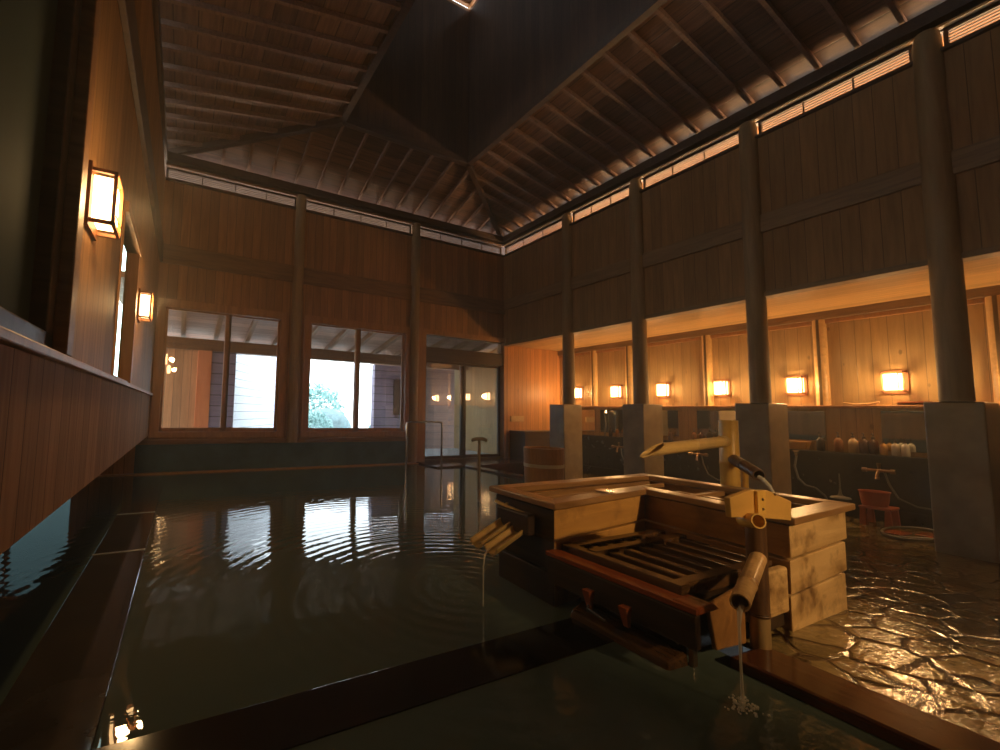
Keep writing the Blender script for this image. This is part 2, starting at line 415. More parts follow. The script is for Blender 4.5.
        return s.add(vs, fs)
    def sphere(s, c, r, n=10, sz=(1, 1, 1)):
        prof = [(max(1e-6, r*math.sin(PI*i/n)), -r*math.cos(PI*i/n)) for i in range(n + 1)]
        o = len(s.v); s.lathe((0, 0, 0), prof, n*2)
        for i in range(o, len(s.v)):
            v = s.v[i]; s.v[i] = Vector((v.x*sz[0], v.y*sz[1], v.z*sz[2])) + Vector(c)
        return s

def wpos(o):
    p = Vector((0, 0, 0))
    while o is not None: p += o.location; o = o.parent
    return p
def build(name, mb, mat, parent=None, loc=None, bevel=0, smooth=False, world=True):
    """one mesh object; vertices are given in world coordinates (or in the parent's when world=False)"""
    base = Vector(loc) if loc is not None else Vector((0, 0, 0))
    if parent is not None and world: base = wpos(parent)
    me = bpy.data.meshes.new(name)
    me.from_pydata([v - base for v in mb.v], [], mb.f)
    bm = bmesh.new(); bm.from_mesh(me); bmesh.ops.recalc_face_normals(bm, faces=bm.faces); bm.to_mesh(me); bm.free()
    me.materials.append(mat if not isinstance(mat, str) else M[mat])
    o = bpy.data.objects.new(name, me); COL.objects.link(o)
    if parent is not None: o.parent = parent
    elif loc is not None: o.location = loc
    if smooth:
        me.polygons.foreach_set('use_smooth', [True]*len(me.polygons))
        md = o.modifiers.new('edges', 'EDGE_SPLIT'); md.split_angle = .7
    if bevel:
        md = o.modifiers.new('bevel', 'BEVEL'); md.width = bevel; md.segments = 2; md.limit_method = 'ANGLE'
    return o
def struct(name, mb, mat, parent=None, **kw):
    o = build(name, mb, mat, parent, **kw)
    if parent is None: o['kind'] = 'structure'
    return o
def tag(o, label, cat, group=None, kind=None):
    o['label'] = label; o['category'] = cat
    if group: o['group'] = group
    if kind: o['kind'] = kind
    return o
def thing(name, loc, label, cat, group=None, kind=None, rz=0):
    o = bpy.data.objects.new(name, None); COL.objects.link(o); o.location = loc; o.rotation_euler = (0, 0, rz)
    o.empty_display_size = .1
    return tag(o, label, cat, group, kind)
def copy_tree(o, parent=None):
    c = o.copy(); COL.objects.link(c)
    c.parent = parent
    for ch in list(o.children): copy_tree(ch, c)
    return c

# key planes of the room (metres): left wall XL, pillar wall XR, alcove wall XA, window wall YB, water at z = 0
XL, XR, XA, YB, YF = -.447, 6.33, 8.05, 7.43, -3.2
ZT = 4.83            # top of the clerestory
ZE = 5.0             # where the boards of the roof start

# ================================================================== STRUCTURE
# ---- pool water
def rects(mb, rs, z):
    for x0, x1, y0, y1 in rs: mb.add([(x0, y0, z), (x1, y0, z), (x1, y1, z), (x0, y1, z)], [(0, 1, 2, 3)])
    return mb
pool = build('pool_water', rects(MB(), [(-3.4, 2.12, -3.2, 1.1), (-3.4, 2.9, 1.1, 2.3), (-3.4, 4.86, 2.3, 7.43)], 0), 'water')
tag(pool, 'dark greenish hot spring water filling the large pool', 'water', kind='stuff')
struct('pool_bed', MB().box(-6.2, 8.3, -3.4, 11.2, -1.2, -1.0), 'dado')

# ---- wash floor, sloping away from the pool
fl = MB()
xs = [2.2, 3.3, 4.4, 5.4, 6.3, 7.2, XA + .1]
def zf(x): return .028 - .223*min(1, max(0, (x - 2.2)/4.1))
for i in range(len(xs) - 1):
    a, b_ = xs[i], xs[i + 1]
    for y0, y1 in ((YF, 1.1), (1.1, 2.3), (2.3, 7.4)):
        if y0 >= 2.3 and b_ <= 4.9: continue
        aa = max(a, 4.9) if y0 >= 2.3 else a
        aa = max(aa, 3.2) if y0 == 1.1 and a < 3.2 and b_ > 3.2 else aa
        
        fl.add([(aa, y0, zf(aa)), (b_, y0, zf(b_)), (b_, y1, zf(b_)), (aa, y1, zf(aa))], [(0, 1, 2, 3)])
struct('floor', fl, 'cobble')
# deck in front of the garden door and the pool's rims
struct('trim_1', MB().box(4.12, 6.9, 6.62, YB, -.3, .028), 'kerb_wood', bevel=.008)
struct('trim_2', MB().box(-1.6, 4.12, 7.28, YB, -.3, .016), 'frame', bevel=.006)
struct('trim_3', MB().box(4.72, 4.92, 2.3, 6.62, -.3, .028), 'kerb_wood', bevel=.008)
k = build('pool_kerb', MB().hexa([(2.03, YF, -.4), (2.27, YF, -.4), (2.27, 1.0, -.4), (2.03, 1.02, -.4)], [(2.03, YF, .042), (2.27, YF, .042), (2.27, 1.0, .042), (2.03, 1.02, .042)]), 'kerb_wood', bevel=.015)
tag(k, 'wet dark red-brown timber kerb between pool and cobbled floor', 'kerb')
k = build('submerged_divider', MB().box(XL + .27, 1.94, 1.34, 1.575, -.5, .004), 'black_wood', bevel=.003)
tag(k, 'dark beam flush with the water dividing the pool in the foreground', 'divider')
# long flush stone kerb by the left wall, its joint glints put in as pale ridges
t = thing('stone_kerb', (-.33, 2.0, 0), 'long flat wet stone kerb in the water along the left wall', 'kerb')
ys = [YF, -.6, 1.35, 3.51, 4.70, 6.24]
for i in range(len(ys) - 1):
    build('slab', MB().box(-.485, -.182, ys[i] + .006, ys[i + 1] - .006, -.3, .010), 'grey_slab', t, bevel=.004)
for y in ys[3:5]:
    build('joint_glint', MB().tube([(-.485, y, .004), (-.182, y, .004)], .012, 10), 'joint_glint', t, smooth=True)

# ---- back wall with its openings
wb = MB()
Y0, Y1 = YB, YB + .14
def wall_rect(mb, x0, x1, z0, z1): mb.box(x0, x1, Y0, Y1, z0, z1)
wall_rect(wb, -.6, XR + .02, 2.67, 4.575)
wall_rect(wb, -.6, -.43, .45, 2.67); wall_rect(wb, 1.543, 1.833, .45, 2.67); wall_rect(wb, 3.97, 4.13, .03, 2.67)
wall_rect(wb, -.6, 3.97, .43, .53)
wb.box(6.30, 6.45, Y0, Y1, 0, 2.67)
struct('wall_back', wb, 'wall_x')
struct('wall_back_alcove', MB().box(6.45, XA + .2, Y0, Y1, -.3, 2.62), 'alcove_x')
struct('baseboard_back', MB().box(-.98, 4.12, Y0 + .01, Y1, -.5, .44), 'dado')
struct('trim_4', MB().box(-.6, 3.98, Y0 - .05, Y0, .44, .505), 'beam', bevel=.006)
struct('trim_5', MB().box(XL, XR, Y0 - .05, Y0, 3.22, 3.515), 'beam', bevel=.008)
struct('trim_6', MB().box(XL, XR, Y0 - .12, Y0 + .1, ZT, 4.965), 'dark_wood', bevel=.008)
struct('trim_7', MB().box(XL, XR, Y0 - .07, Y0, 4.765, 4.80), 'beam', bevel=.006)
struct('trim_8', MB().box(XL, XR, Y0 - .05, Y0, 4.545, 4.58), 'dark_wood', bevel=.006)

# ---- windows in the back wall: outer frame, two sashes, panes
def sliding_window(name, x0, x1, xm, z0=.53, z1=2.67):
    f = MB(); t_ = .115
    f.box(x0, x0 + t_, Y0 - .035, Y1, z0, z1); f.box(x1 - t_, x1, Y0 - .035, Y1, z0, z1)
    f.box(x0, x1, Y0 - .036, Y1, z1 - .135, z1); f.box(x0, x1, Y0 - .036, Y1, z0, z0 + .09)
    o = struct(name, f, 'frame', bevel=.006)
    for a, b_, dy in ((x0 + t_, xm + .06, .03), (xm - .03, x1 - t_, .075)):
        s = MB()
        s.box(a, a + .03, Y0 + dy, Y0 + dy + .035, z0 + .09, z1 - .135); s.box(b_ - .03, b_, Y0 + dy, Y0 + dy + .035, z0 + .09, z1 - .135)
        if dy < .05: s.box(b_ - .085, b_, Y0 + dy, Y0 + dy + .036, z0 + .09, z1 - .135)
        s.box(a, b_, Y0 + dy, Y0 + dy + .035, z0 + .085, z0 + .15); s.box(a, b_, Y0 + dy, Y0 + dy + .035, z1 - .155, z1 - .13)
        sash = build('sash', s, 'frame', o)
        build('pane', MB().box(a + .02, b_ - .02, Y0 + dy + .014, Y0 + dy + .02, z0 + .1, z1 - .14), 'pane', sash)
    return o
sliding_window('window_1', -.43, 1.543, .575)
sliding_window('window_2', 1.833, 3.97, 2.86)
for p, x, r, z0, z1, nm in ((0, 1.685, .095, .44, 4.80, 'window_pillar'), (1, 4.035, .095, .03, 4.80, 'window_pillar')):
    pil = MB().tube([(x, Y0 - .03, z0), (x, Y0 - .03, z1)], [r, r*.93], 20)
    o = build('wall_post', pil, 'log', smooth=True, loc=(x, Y0, z0))
    tag(o, ('round wooden post between the two garden windows', 'round wooden post between the right window and the glass door')[p], 'post', 'posts of the window wall')

# ---- glazed door
d = MB()
d.box(4.12, 4.30, Y0 - .06, Y1, .02, 2.60); d.box(6.29, 6.36, Y0 - .06, Y1, .02, 2.60)
d.box(4.12, 6.36, Y0 - .061, Y1, 2.575, 2.67)
door = struct('door_1', d, 'frame', bevel=.006)
s = MB(); s.box(4.30, 6.29, Y0 - .02, Y1, 2.05, 2.32); s.box(4.30, 6.29, Y0 - .02, Y1, .028, .06)
s.box(4.30, 4.325, Y0, Y1, 2.3, 2.575); s.box(4.30, 6.29, Y0, Y1, 2.56, 2.576)
build('transom', s, 'dark_wood', door)
build('transom_pane', MB().box(4.31, 6.28, Y0 + .05, Y0 + .056, 2.32, 2.57), 'door_pane', door)
for a, b_, dy in ((4.30, 5.33, .02), (5.23, 6.29, .07)):
    s = MB(); s.box(a, a + .05, Y0 + dy, Y0 + dy + .04, .06, 2.05); s.box(b_ - .06, b_, Y0 + dy, Y0 + dy + .04, .06, 2.05)
    s.box(a, b_, Y0 + dy, Y0 + dy + .041, .06, .12); s.box(a, b_, Y0 + dy, Y0 + dy + .041, 2.0, 2.05)
    leaf = build('door_leaf', s, 'dark_wood', door)
    build('pane', MB().box(a + .03, b_ - .03, Y0 + dy + .016, Y0 + dy + .024, .1, 2.02), 'door_pane', leaf)

# ---- clerestory lattices
def lattice(name, p0, p1, n, zl=4.585, zh=4.765, inward=(0, -1, 0), mat='lattice'):
    p0, p1 = Vector(p0), Vector(p1); iv = Vector(inward)
    f = MB()
    for z in (zl, zh): f.bar(Vector((p0.x, p0.y, z)), Vector((p1.x, p1.y, z)), .04, .022)
    for i in range(n + 1):
        q = p0.lerp(p1, i/n); wd = .03 if i in (0, n) else .014
        f.bar((q.x, q.y, zl), (q.x, q.y, zh), wd, wd, up=iv)
    o = struct(name, f, mat)
    lv = MB()
    for j in range(5):
        z = zl + .02 + (zh - zl - .03)*(j + .5)/5
        a = Vector((p0.x, p0.y, z)); b_ = Vector((p1.x, p1.y, z))
        lv.bar(a, b_, .020, .009, up=(0, 0, 1))
    build('louvers', lv, mat, o)
    return o
wi = 3
for x0, x1, n in ((XL + .02, 1.60, 4), (1.78, 3.94, 4), (4.13, 6.28, 4)):
    lattice('window_%d' % wi, (x0, YB + .05, 0), (x1, YB + .05, 0), n, mat='lattice_shaded'); wi += 1
PY = [5.62, 4.235, 2.70, 1.21, -.28, -1.77]
edges = [YB - .02] + PY + [YF]
for i in range(len(edges) - 1):
    a, b_ = edges[i] - (.11 if i else 0), edges[i + 1] + (.11 if i < len(edges) - 2 else 0)
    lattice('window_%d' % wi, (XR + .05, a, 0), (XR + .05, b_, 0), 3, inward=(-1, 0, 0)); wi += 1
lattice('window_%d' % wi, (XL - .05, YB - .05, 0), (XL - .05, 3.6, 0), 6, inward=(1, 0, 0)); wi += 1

# ---- pillar wall (upper part only), soffit, alcove
struct('wall_right', MB().box(XR, XR + .12, YF, YB, 2.53, 4.575), 'wall_y')
struct('trim_9', MB().box(XR - .035, XR + .13, YF, YB, 2.50, 2.56), 'beam_y', bevel=.006)
struct('trim_10', MB().box(XR - .04, XR, YF, YB, 3.31, 3.54), 'beam_y', bevel=.008)
struct('trim_11', MB().box(XR - .12, XR + .12, YF, YB, ZT, 4.965), 'dark_wood', bevel=.008)
struct('trim_12', MB().box(XR - .06, XR, YF, YB, 4.775, 4.80), 'soffit', bevel=.004)  # paler wood stands in for light caught by this rail
struct('trim_13', MB().box(XR - .05, XR, YF, YB, 4.54, 4.575), 'dark_wood', bevel=.006)
struct('trim_14', MB().box(XR + .02, XR + .10, YF, YB, 4.768, ZT + .02), 'dark_wood')
struct('trim_24', MB().box(XL, XR, YB + .02, YB + .09, 4.768, ZT + .02), 'dark_wood')
struct('trim_25', MB().box(XL - .12, XL - .02, YF, YB, 4.768, ZT + .02), 'dark_wood')
struct('ceiling_alcove', MB().box(XR + .12, XA + .2, YF, YB, 2.53, 2.60), 'soffit')
struct('wall_alcove', MB().box(XA, XA + .15, YF, YB, 1.0, 2.55), 'alcove')
struct('trim_15', MB().box(XA - .07, XA + .01, YF, YB, 2.42, 2.53), 'beam_y', bevel=.006)
struct('trim_16', MB().box(XA - .03, XA + .01, YF, YB, 2.36, 2.42), 'frame', bevel=.006)
for y, lab in ((6.45, 'pale half-round post between the two lanterns farthest away'), (5.62, 'pale half-round post just past the second lantern bay of the alcove'), (4.17, 'pale half-round post beside the lantern above the bright mirror'),
               (2.70, 'pale half-round post between the two nearest lanterns'), (1.21, 'pale half-round post at the right edge behind the big block')):
    o = build('alcove_post', MB().tube([(XA - .005, y, 1.2), (XA - .005, y, 2.42)], .075, 18), 'soffit', smooth=True, loc=(XA, y, 1.2))
    tag(o, lab, 'post', 'half-round posts of the alcove')
struct('wall_front', MB().box(-6, XA + .2, YF - .15, YF, -.3, 9.0), 'wall_x')

# ---- ledge, mirror wall, shelf and dark counter of the wash places
XM = 7.92
struct('wall_mirror', MB().box(XM, XA + .15, YF, YB, -.3, 1.17), 'alcove')
struct('trim_17', MB().box(XM - .04, XA, YF, YB, 1.165, 1.205), 'frame', bevel=.006)
struct('baseboard_right', MB().box(XM - .24, XM, YF, YB, -.4, .585), 'dark_tile', bevel=.01)
struct('trim_18', MB().box(XM - .36, XM - .24, YF, YB, -.4, -.03), 'dark_tile', bevel=.02)

# ---- left wall: hanging box with ledge, upper wall with glazing
struct('wall_left_lower', MB().box(XL - .62, XL, YF, YB + .1, .565, 1.165), 'wall_low')
struct('trim_19', MB().box(XL - .62, XL + .03, YF, YB, 1.16, 1.195), 'frame', bevel=.006)
wl = MB()
def lrect(y0, y1, z0, z1): wl.box(XL - .08, XL, y0, y1, z0, z1)
lrect(2.08, 3.46, 1.195, 4.575); lrect(4.42, YB, 1.195, 4.575); lrect(YF, .2, 1.195, 4.575)
lrect(.2, 2.08, 3.1, 4.575); lrect(3.46, 4.42, 2.36, 4.575)
struct('wall_left', wl, 'wall_y')
struct('trim_20', MB().box(XL - .16, XL + .02, YF, YB, 4.80, 4.965), 'dark_wood')
struct('trim_21', MB().box(XL, XL + .04, YF, YB, 3.22, 3.5), 'dark_wood', bevel=.006)
struct('trim_22', MB().box(XL - .02, XL + .03, 2.06, 2.16, 1.195, 3.4), 'beam', bevel=.006)
f = MB(); f.box(XL - .12, XL - .02, 1.98, 2.08, 1.195, 3.1); f.box(XL - .12, XL - .02, .2, .28, 1.195, 3.1)
f.box(XL - .12, XL - .02, .2, 2.08, 1.195, 1.27); f.box(XL - .12, XL - .02, .2, 2.08, 3.02, 3.1)
o = struct('window_20', f, 'dark_wood', bevel=.006)
build('pane', MB().box(XL - .08, XL - .074, .26, 2.0, 1.25, 3.04), plain('dim_frosted_pane', (.05, .065, .062), .8, spec=.05), o)
f = MB(); f.box(XL - .08, XL + .02, 4.40, 4.48, 1.195, 2.40); f.box(XL - .08, XL + .012, 3.44, 3.47, 1.195, 2.36)
f.box(XL - .08, XL + .03, 3.46, 4.48, 2.36, 2.44); f.box(XL - .08, XL - .0, 3.46, 4.42, 1.195, 1.215)
o = struct('window_21', f, 'frame', bevel=.004)
build('pane', MB().box(XL - .07, XL - .064, 3.47, 4.40, 1.21, 2.36), glass('thin_pane', (.9, 1, .95), 0, .05, .15), o)

# ---- roof: four boarded slopes up to the rim of a tall shaft
ZR = 5.5
RX0, RX1, RY0, RY1 = 1.95, 4.33, -1.6, 6.03
ex0, ex1, ey0, ey1 = XL - .3, XR + .3, YF - .1, YB + .3
def zs(d, D): return ZE - (ZR - ZE)*d/D
za = ZE + .035
def slope(name, pts, mat): return struct(name, MB().slab(pts, (0, 0, .03)), mat)
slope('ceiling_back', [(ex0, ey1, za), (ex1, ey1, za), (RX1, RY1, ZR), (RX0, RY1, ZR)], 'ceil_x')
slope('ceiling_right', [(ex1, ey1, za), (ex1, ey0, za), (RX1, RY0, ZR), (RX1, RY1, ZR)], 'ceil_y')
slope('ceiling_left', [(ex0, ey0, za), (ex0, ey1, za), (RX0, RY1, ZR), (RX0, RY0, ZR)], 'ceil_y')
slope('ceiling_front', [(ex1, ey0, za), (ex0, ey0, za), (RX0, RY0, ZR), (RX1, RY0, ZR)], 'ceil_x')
def pt_back(x, t):   # t=0 at wall, 1 at rim
    return Vector((x, ey1 + (RY1 - ey1)*t, za + (ZR - za)*t))
G_R = 'rafters of the ceiling'
def rafter(name, p0, p1, lab, n=[0]):
    n[0] += 1
    o = build(name, MB().bar(p0 - Vector((0, 0, .033)), p1 - Vector((0, 0, .033)), .040, .062), 'rafter', loc=p0)
    tag(o, lab, 'rafter', lab, 'thing')
x = -.05
while x < XR:
    # clip at the hips
    tl = 1.0
    if x < RX0: tl = (x - ex0)/(RX0 - ex0)
    if x > RX1: tl = (ex1 - x)/(ex1 - RX1)
    tl = min(1, tl)
    if tl > .12: rafter('rafter', pt_back(x, .03), pt_back(x, tl), 'thin rafter under the back slope of the ceiling, above the window wall')
    x += .409
y = 7.2
while y > YF:
    for side in (0, 1):
        xe, xr = ((ex0, RX0), (ex1, RX1))[side]
        tl = 1.0
        if y > RY1: tl = (ey1 - y)/(ey1 - RY1)
        if y < RY0: tl = (y - ey0)/(RY0 - ey0)
        if tl > .12:
            P = lambda t: Vector((xe + (xr - xe)*t, y, za + (ZR - za)*t))
            rafter('rafter', P(.03), P(min(1, tl)), ('thin rafter under the left slope of the ceiling', 'thin rafter under the right slope of the ceiling, above the pillars')[side])
    y -= .325 if True else 0
for i, (a, b_) in enumerate((((ex0, ey1), (RX0, RY1)), ((ex1, ey1), (RX1, RY1)))):
    o = build('hip_beam', MB().bar((a[0], a[1], za - .05), (b_[0], b_[1], ZR - .05), .085, .11), 'dark_wood', loc=(b_[0], b_[1], ZR))
    tag(o, ('dark hip beam rising from the left back corner of the ceiling', 'dark hip beam rising from the right back corner of the ceiling')[i], 'beam', kind='thing')
rim = MB()
for a, b_ in (((RX0, RY1), (RX1, RY1)), ((RX1, RY1), (RX1, RY0)), ((RX1, RY0), (RX0, RY0)), ((RX0, RY0), (RX0, RY1))):
    rim.bar((a[0], a[1], ZR - .02), (b_[0], b_[1], ZR - .02), .09, .12)
struct('trim_23', rim, 'dark_wood')
SH = 8.38
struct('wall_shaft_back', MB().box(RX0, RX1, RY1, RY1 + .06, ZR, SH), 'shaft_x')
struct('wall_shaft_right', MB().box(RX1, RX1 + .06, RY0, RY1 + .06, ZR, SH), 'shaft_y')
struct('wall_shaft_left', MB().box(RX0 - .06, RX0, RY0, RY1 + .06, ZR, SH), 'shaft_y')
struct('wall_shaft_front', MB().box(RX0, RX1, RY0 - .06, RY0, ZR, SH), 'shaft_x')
struct('ceiling_shaft', MB().box(RX0 - .06, RX1 + .06, RY0 - .06, RY1 + .06, SH + .17, SH + .27), 'shaft_x')
f = MB()
for x0, x1, y0, y1 in ((RX0, RX1, RY1, RY1 + .06), (RX1, RX1 + .06, RY0, RY1 + .06)):
    f.box(x0, x1, y0, y1, SH, SH + .06); f.box(x0, x1, y0, y1, SH + .14, SH + .17)
f.box(RX1, RX1 + .06, RY1, RY1 + .06, SH, SH + .17)
for q in (1, 2, 3): f.box(RX0 + q*.6, RX0 + q*.6 + .04, RY1, RY1 + .05, SH, SH + .17); f.box(RX1, RX1 + .05, RY1 - q*.6, RY1 - q*.6 + .04, SH, SH + .17)
struct('window_30', f, 'frame')

# ================================================================== PILLARS AND CONCRETE BLOCKS
NP = ['farthest log pillar, next to the glass door corner', 'second log pillar from the glass door, on a pale concrete block', 'log pillar right behind the yellow bamboo tower', 'thick near log pillar at the right, on the largest concrete block']
NB = ['farthest concrete block, behind the round wooden tub', 'brightly lit concrete block, second from the glass door', 'concrete block behind the bamboo tower', 'largest concrete block at the right edge, standing on the wet cobbles']
BY = [5.75, 4.21, 2.63, 1.06, -.45]
for i, y in enumerate(PY[:4]):
    r0 = .105
    o = build('log_pillar', MB().tube([(XR - .01, y, 1.195), (XR - .01, y, 2.4), (XR - .01, y, 3.6), (XR - .01, y, 4.70), (XR - .01, y, 4.80)], [r0, r0*.97, r0*.94, r0*.9, r0*.72], 24), 'log', smooth=True, loc=(XR, y, 1.195))
    tag(o, NP[i] if i < 4 else 'log pillar beyond the right edge of the picture', 'pillar', 'log pillars of the wash area', 'thing')
    b_ = build('concrete_block', MB().box(XR, XR + .48, BY[i], BY[i] + .355, -.36, 1.195), 'concrete', bevel=.012, loc=(XR + .25, y, -.25))
    tag(b_, NB[i] if i < 4 else 'concrete block beyond the right edge of the picture', 'block', 'concrete blocks under the pillars', 'thing')

# ================================================================== LANTERNS
def lantern(loc, rz, lab):
    """wall at local x = 0, front towards +x"""
    t_ = thing('wall_lantern', loc, lab, 'lamp', 'paper lanterns on the walls', rz=rz)
    W, D, Hh = .102, .115, .12
    build('back_plate', MB().box(0, .016, -W - .012, W + .012, -Hh - .03, Hh + .03), 'lamp_wood', t_, world=False)
    f_ = MB(); e = .016
    for sy in (-1, 1):
        f_.box(D - e, D, sy*(W - e/2) - e/2, sy*(W - e/2) + e/2, -Hh, Hh)
        for sz in (-1, 1):
            f_.box(.016, D, sy*(W - e/2) - e/2, sy*(W - e/2) + e/2, sz*Hh - e/2, sz*Hh + e/2)
    for sz in (-1, 1): f_.box(D - e, D, -W, W, sz*Hh - e/2, sz*Hh + e/2)
    f_.box(D - .006, D, -.005 + .05, .005 + .05, -Hh, Hh)
    f_.box(D - .006, D, -W, W, -Hh + .05, -Hh + .056)
    build('frame', f_, 'lamp_wood', t_, world=False)
    build('paper_shade', MB().box(.02, D - .014, -W + .022, W - .022, -Hh + .020, Hh - .020), 'paper', t_, world=False)
    ld = bpy.data.lights.new('bulb', 'POINT'); ld.energy = LANTERN_W; ld.color = WARM; ld.shadow_soft_size = .05
    lo = bpy.data.objects.new('bulb', ld); COL.objects.link(lo)
    c, s_ = math.cos(rz), math.sin(rz)
    lo.location = (loc[0] + c*.18, loc[1] + s_*.18, loc[2])
    return t_
RL = ['paper lantern nearest the glass door on the alcove wall', 'second paper lantern from the glass door on the alcove wall', 'paper lantern just right of the second pillar',
      'paper lantern left of the bamboo tower pillar', 'paper lantern above the speckled mirror', 'nearest paper lantern of the alcove, above the shampoo bottles']
for i in range(7):
    y = 6.87 - .972*i
    lantern((XA, y, 1.50), PI, RL[i] if i < 6 else 'paper lantern of the alcove, hidden beyond the right edge')
lantern((XL, 2.42, 1.965), 0, 'large near paper lantern on the left wall')
lantern((XL, 4.86, 1.985), 0, 'small far paper lantern on the left wall beside the window')

# ================================================================== WOODEN HOT-WATER TANK (L-shaped)
A_, B_, C_, D_, E_, F_ = Vector((2.60, 1.02)), Vector((3.345, 1.055)), Vector((3.345, 2.22)), Vector((1.79, 2.18)), Vector((1.77, 1.68)), Vector((2.685, 1.79))
tank = thing('wooden_tank', (2.7, 1.7, 0), 'large L-shaped wooden hot-water tank with stacked weathered boards', 'tank')
tk = .05
def inward(p, q):
    d_ = (q - p).normalized(); return Vector((-d_.y, d_.x))
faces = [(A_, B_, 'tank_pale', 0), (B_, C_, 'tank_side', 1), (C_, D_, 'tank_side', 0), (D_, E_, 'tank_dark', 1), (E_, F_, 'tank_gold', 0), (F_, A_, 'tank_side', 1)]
levels = [(-.12, .160), (.174, .330), (.344, .498)]
def offs(poly, d_):
    n = len(poly); out = []
    for i in range(n):
        p0, p1, p2 = poly[i - 1], poly[i], poly[(i + 1) % n]
        n1, n2 = inward(p0, p1), inward(p1, p2)
        bis = (n1 + n2); out.append(p1 + bis*(d_/(1 + n1.dot(n2))))
    return out
poly = [A_, B_, C_, D_, E_, F_]
for j, (z0, z1) in enumerate(levels):
    ins = .016 - .006*j
    po, pi_ = offs(poly, ins), offs(poly, ins + tk)
    for i in range(6):
        i2 = (i + 1) % 6; q = [po[i], po[i2], pi_[i2], pi_[i]]
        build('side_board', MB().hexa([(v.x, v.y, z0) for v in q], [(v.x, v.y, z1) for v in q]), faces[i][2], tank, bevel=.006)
# rim boards, mitred
poly = [A_, B_, C_, D_, E_, F_]
outer = offs(poly, -.03); inner = offs(poly, .075)
for i in range(6):
    j = (i + 1) % 6
    q = [outer[i], outer[j], inner[j], inner[i]]
    build('rim_board', MB().hexa([(v.x, v.y, .507) for v in q], [(v.x, v.y, .542) for v in q]), 'rim' if faces[i][3] == 0 else 'rim_y', tank, bevel=.006)
build('inner_water', MB().prism([(v.x, v.y) for v in offs(poly, .07)], .22, .25), 'tank_dark', tank)
# bars laid across the opening, below the rim
for dy in (.36, .25):
    a = Vector((1.84, 1.68 + dy, .49)); b_ = Vector((3.26, 1.78 + dy, .49))
    build('cross_bar', MB().bar(a, b_, .024, .03), 'rim', tank, bevel=.004)
build('cross_bar', MB().bar((2.72, 1.62, .497), (3.27, 1.64, .497), .04, .03), 'rim', tank, bevel=.004)
build('cross_bar', MB().bar((2.98, 1.1, .49), (3.0, 1.78, .49), .04, .03), 'rim_y', tank, bevel=.004)
build('bottom', MB().prism([(v.x, v.y) for v in offs(poly, .04)], -.1, -.06), 'tank_dark', tank)
build('rim_ladle_plate', MB().lathe((2.30, 1.79, .545), [(.0001, 0), (.05, .0), (.052, .006), (.0001, .008)], 20), 'steel', tank, smooth=True)

# lower tray with the wooden grating
tray = thing('grating_tray', (2.15, 1.35, .13), 'low wooden tray with a dark wet grating in front of the tank', 'tray')
gx0, gx1, gy0, gy1, gz = 1.735, 2.66, .975, 1.70, .295
build('front_board', MB().box(gx0, gx0 + .035, gy0, gy1, .14, gz - .03), 'tank_dark', tray, bevel=.004)
build('red_edge', MB().box(gx0 - .01, gx0 + .075, gy0 - .01, gy1, gz - .022, gz), 'red_wood', tray, bevel=.003)
build('near_edge', MB().hexa([(gx0, gy0 - .012, gz - .024), (1.88, gy0 - .012, gz - .024), (1.88, 1.05, gz - .024), (gx0, 1.05, gz - .024)],
      [(gx0, gy0 - .012, gz + .004), (1.84, gy0 - .012, gz + .004), (1.84, 1.06, gz + .004), (gx0, 1.06, gz + .004)]), 'red_wood', tray, bevel=.006)
build('end_board', MB().hexa([(2.30, 1.06, .03), (2.60, 1.06, .03), (2.60, 1.09, .03), (2.30, 1.09, .03)], [(2.30, 1.06, .125), (2.60, 1.06, .125), (2.60, 1.09, .125), (2.30, 1.09, .125)]), 'tank_dark', tray)
build('end_board', MB().box(2.28, 2.60, 1.035, 1.075, .10, .305), 'tank_pale', tray, bevel=.01)
build('sloping_board', MB().hexa([(1.90, .99, .10), (2.20, 1.03, .045), (2.20, 1.05, .045), (1.90, 1.01, .10)], [(1.875, 1.0, .27), (2.20, 1.03, .285), (2.20, 1.05, .285), (1.875, 1.02, .27)]), 'tank_side', tray, bevel=.006)
build('near_lining', MB().box(gx0 + .03, 2.30, 1.06, 1.09, .12, .26), 'tank_dark', tray)
build('tray_bottom', MB().box(gx0 + .02, gx1 - .04, 1.10, gy1, .13, .16), 'tank_dark', tray)
gr = MB()
gf = build('grating_frame', MB().box(1.82, 1.88, 1.07, 1.68, .275, .325).box(1.82, 2.62, 1.62, 1.68, .275, .322), 'slat', tray, bevel=.006)
for i in range(6):
    xx = 1.955 + i*.118
    build('slat', MB().box(xx, xx + .042, 1.10, 1.52, .265, .318), 'slat', gf, bevel=.005)
    if i < 6: build('spacer', MB().box(xx + .0, xx + .045, 1.56, 1.66, .262, .312), 'slat', gf, bevel=.004)
build('cross_rail', MB().box(1.86, 2.62, 1.50, 1.555, .262, .328), 'slat', gf, bevel=.005)
build('cross_rail', MB().box(1.86, 2.58, 1.085, 1.14, .262, .322), 'slat', gf, bevel=.005)
for y in (1.40, 1.22):
    o = build('red_bracket', MB().hexa([(1.685, y - .012, .13), (1.70, y - .012, .13), (1.70, y + .012, .13), (1.685, y + .012, .13)], [(1.66, y - .02, .215), (1.70, y - .02, .215), (1.70, y + .02, .215), (1.66, y + .02, .215)]), 'red_wood', tray, bevel=.003)
build('thin_rod', MB().tube([(1.683, 1.40, .15), (1.675, 1.40, .135), (1.665, 1.30, .125)], .005, 8), 'steel', tray)
build('support', MB().box(1.96, 2.4, 1.14, 1.68, -.9, .13), 'tank_dark', tray)
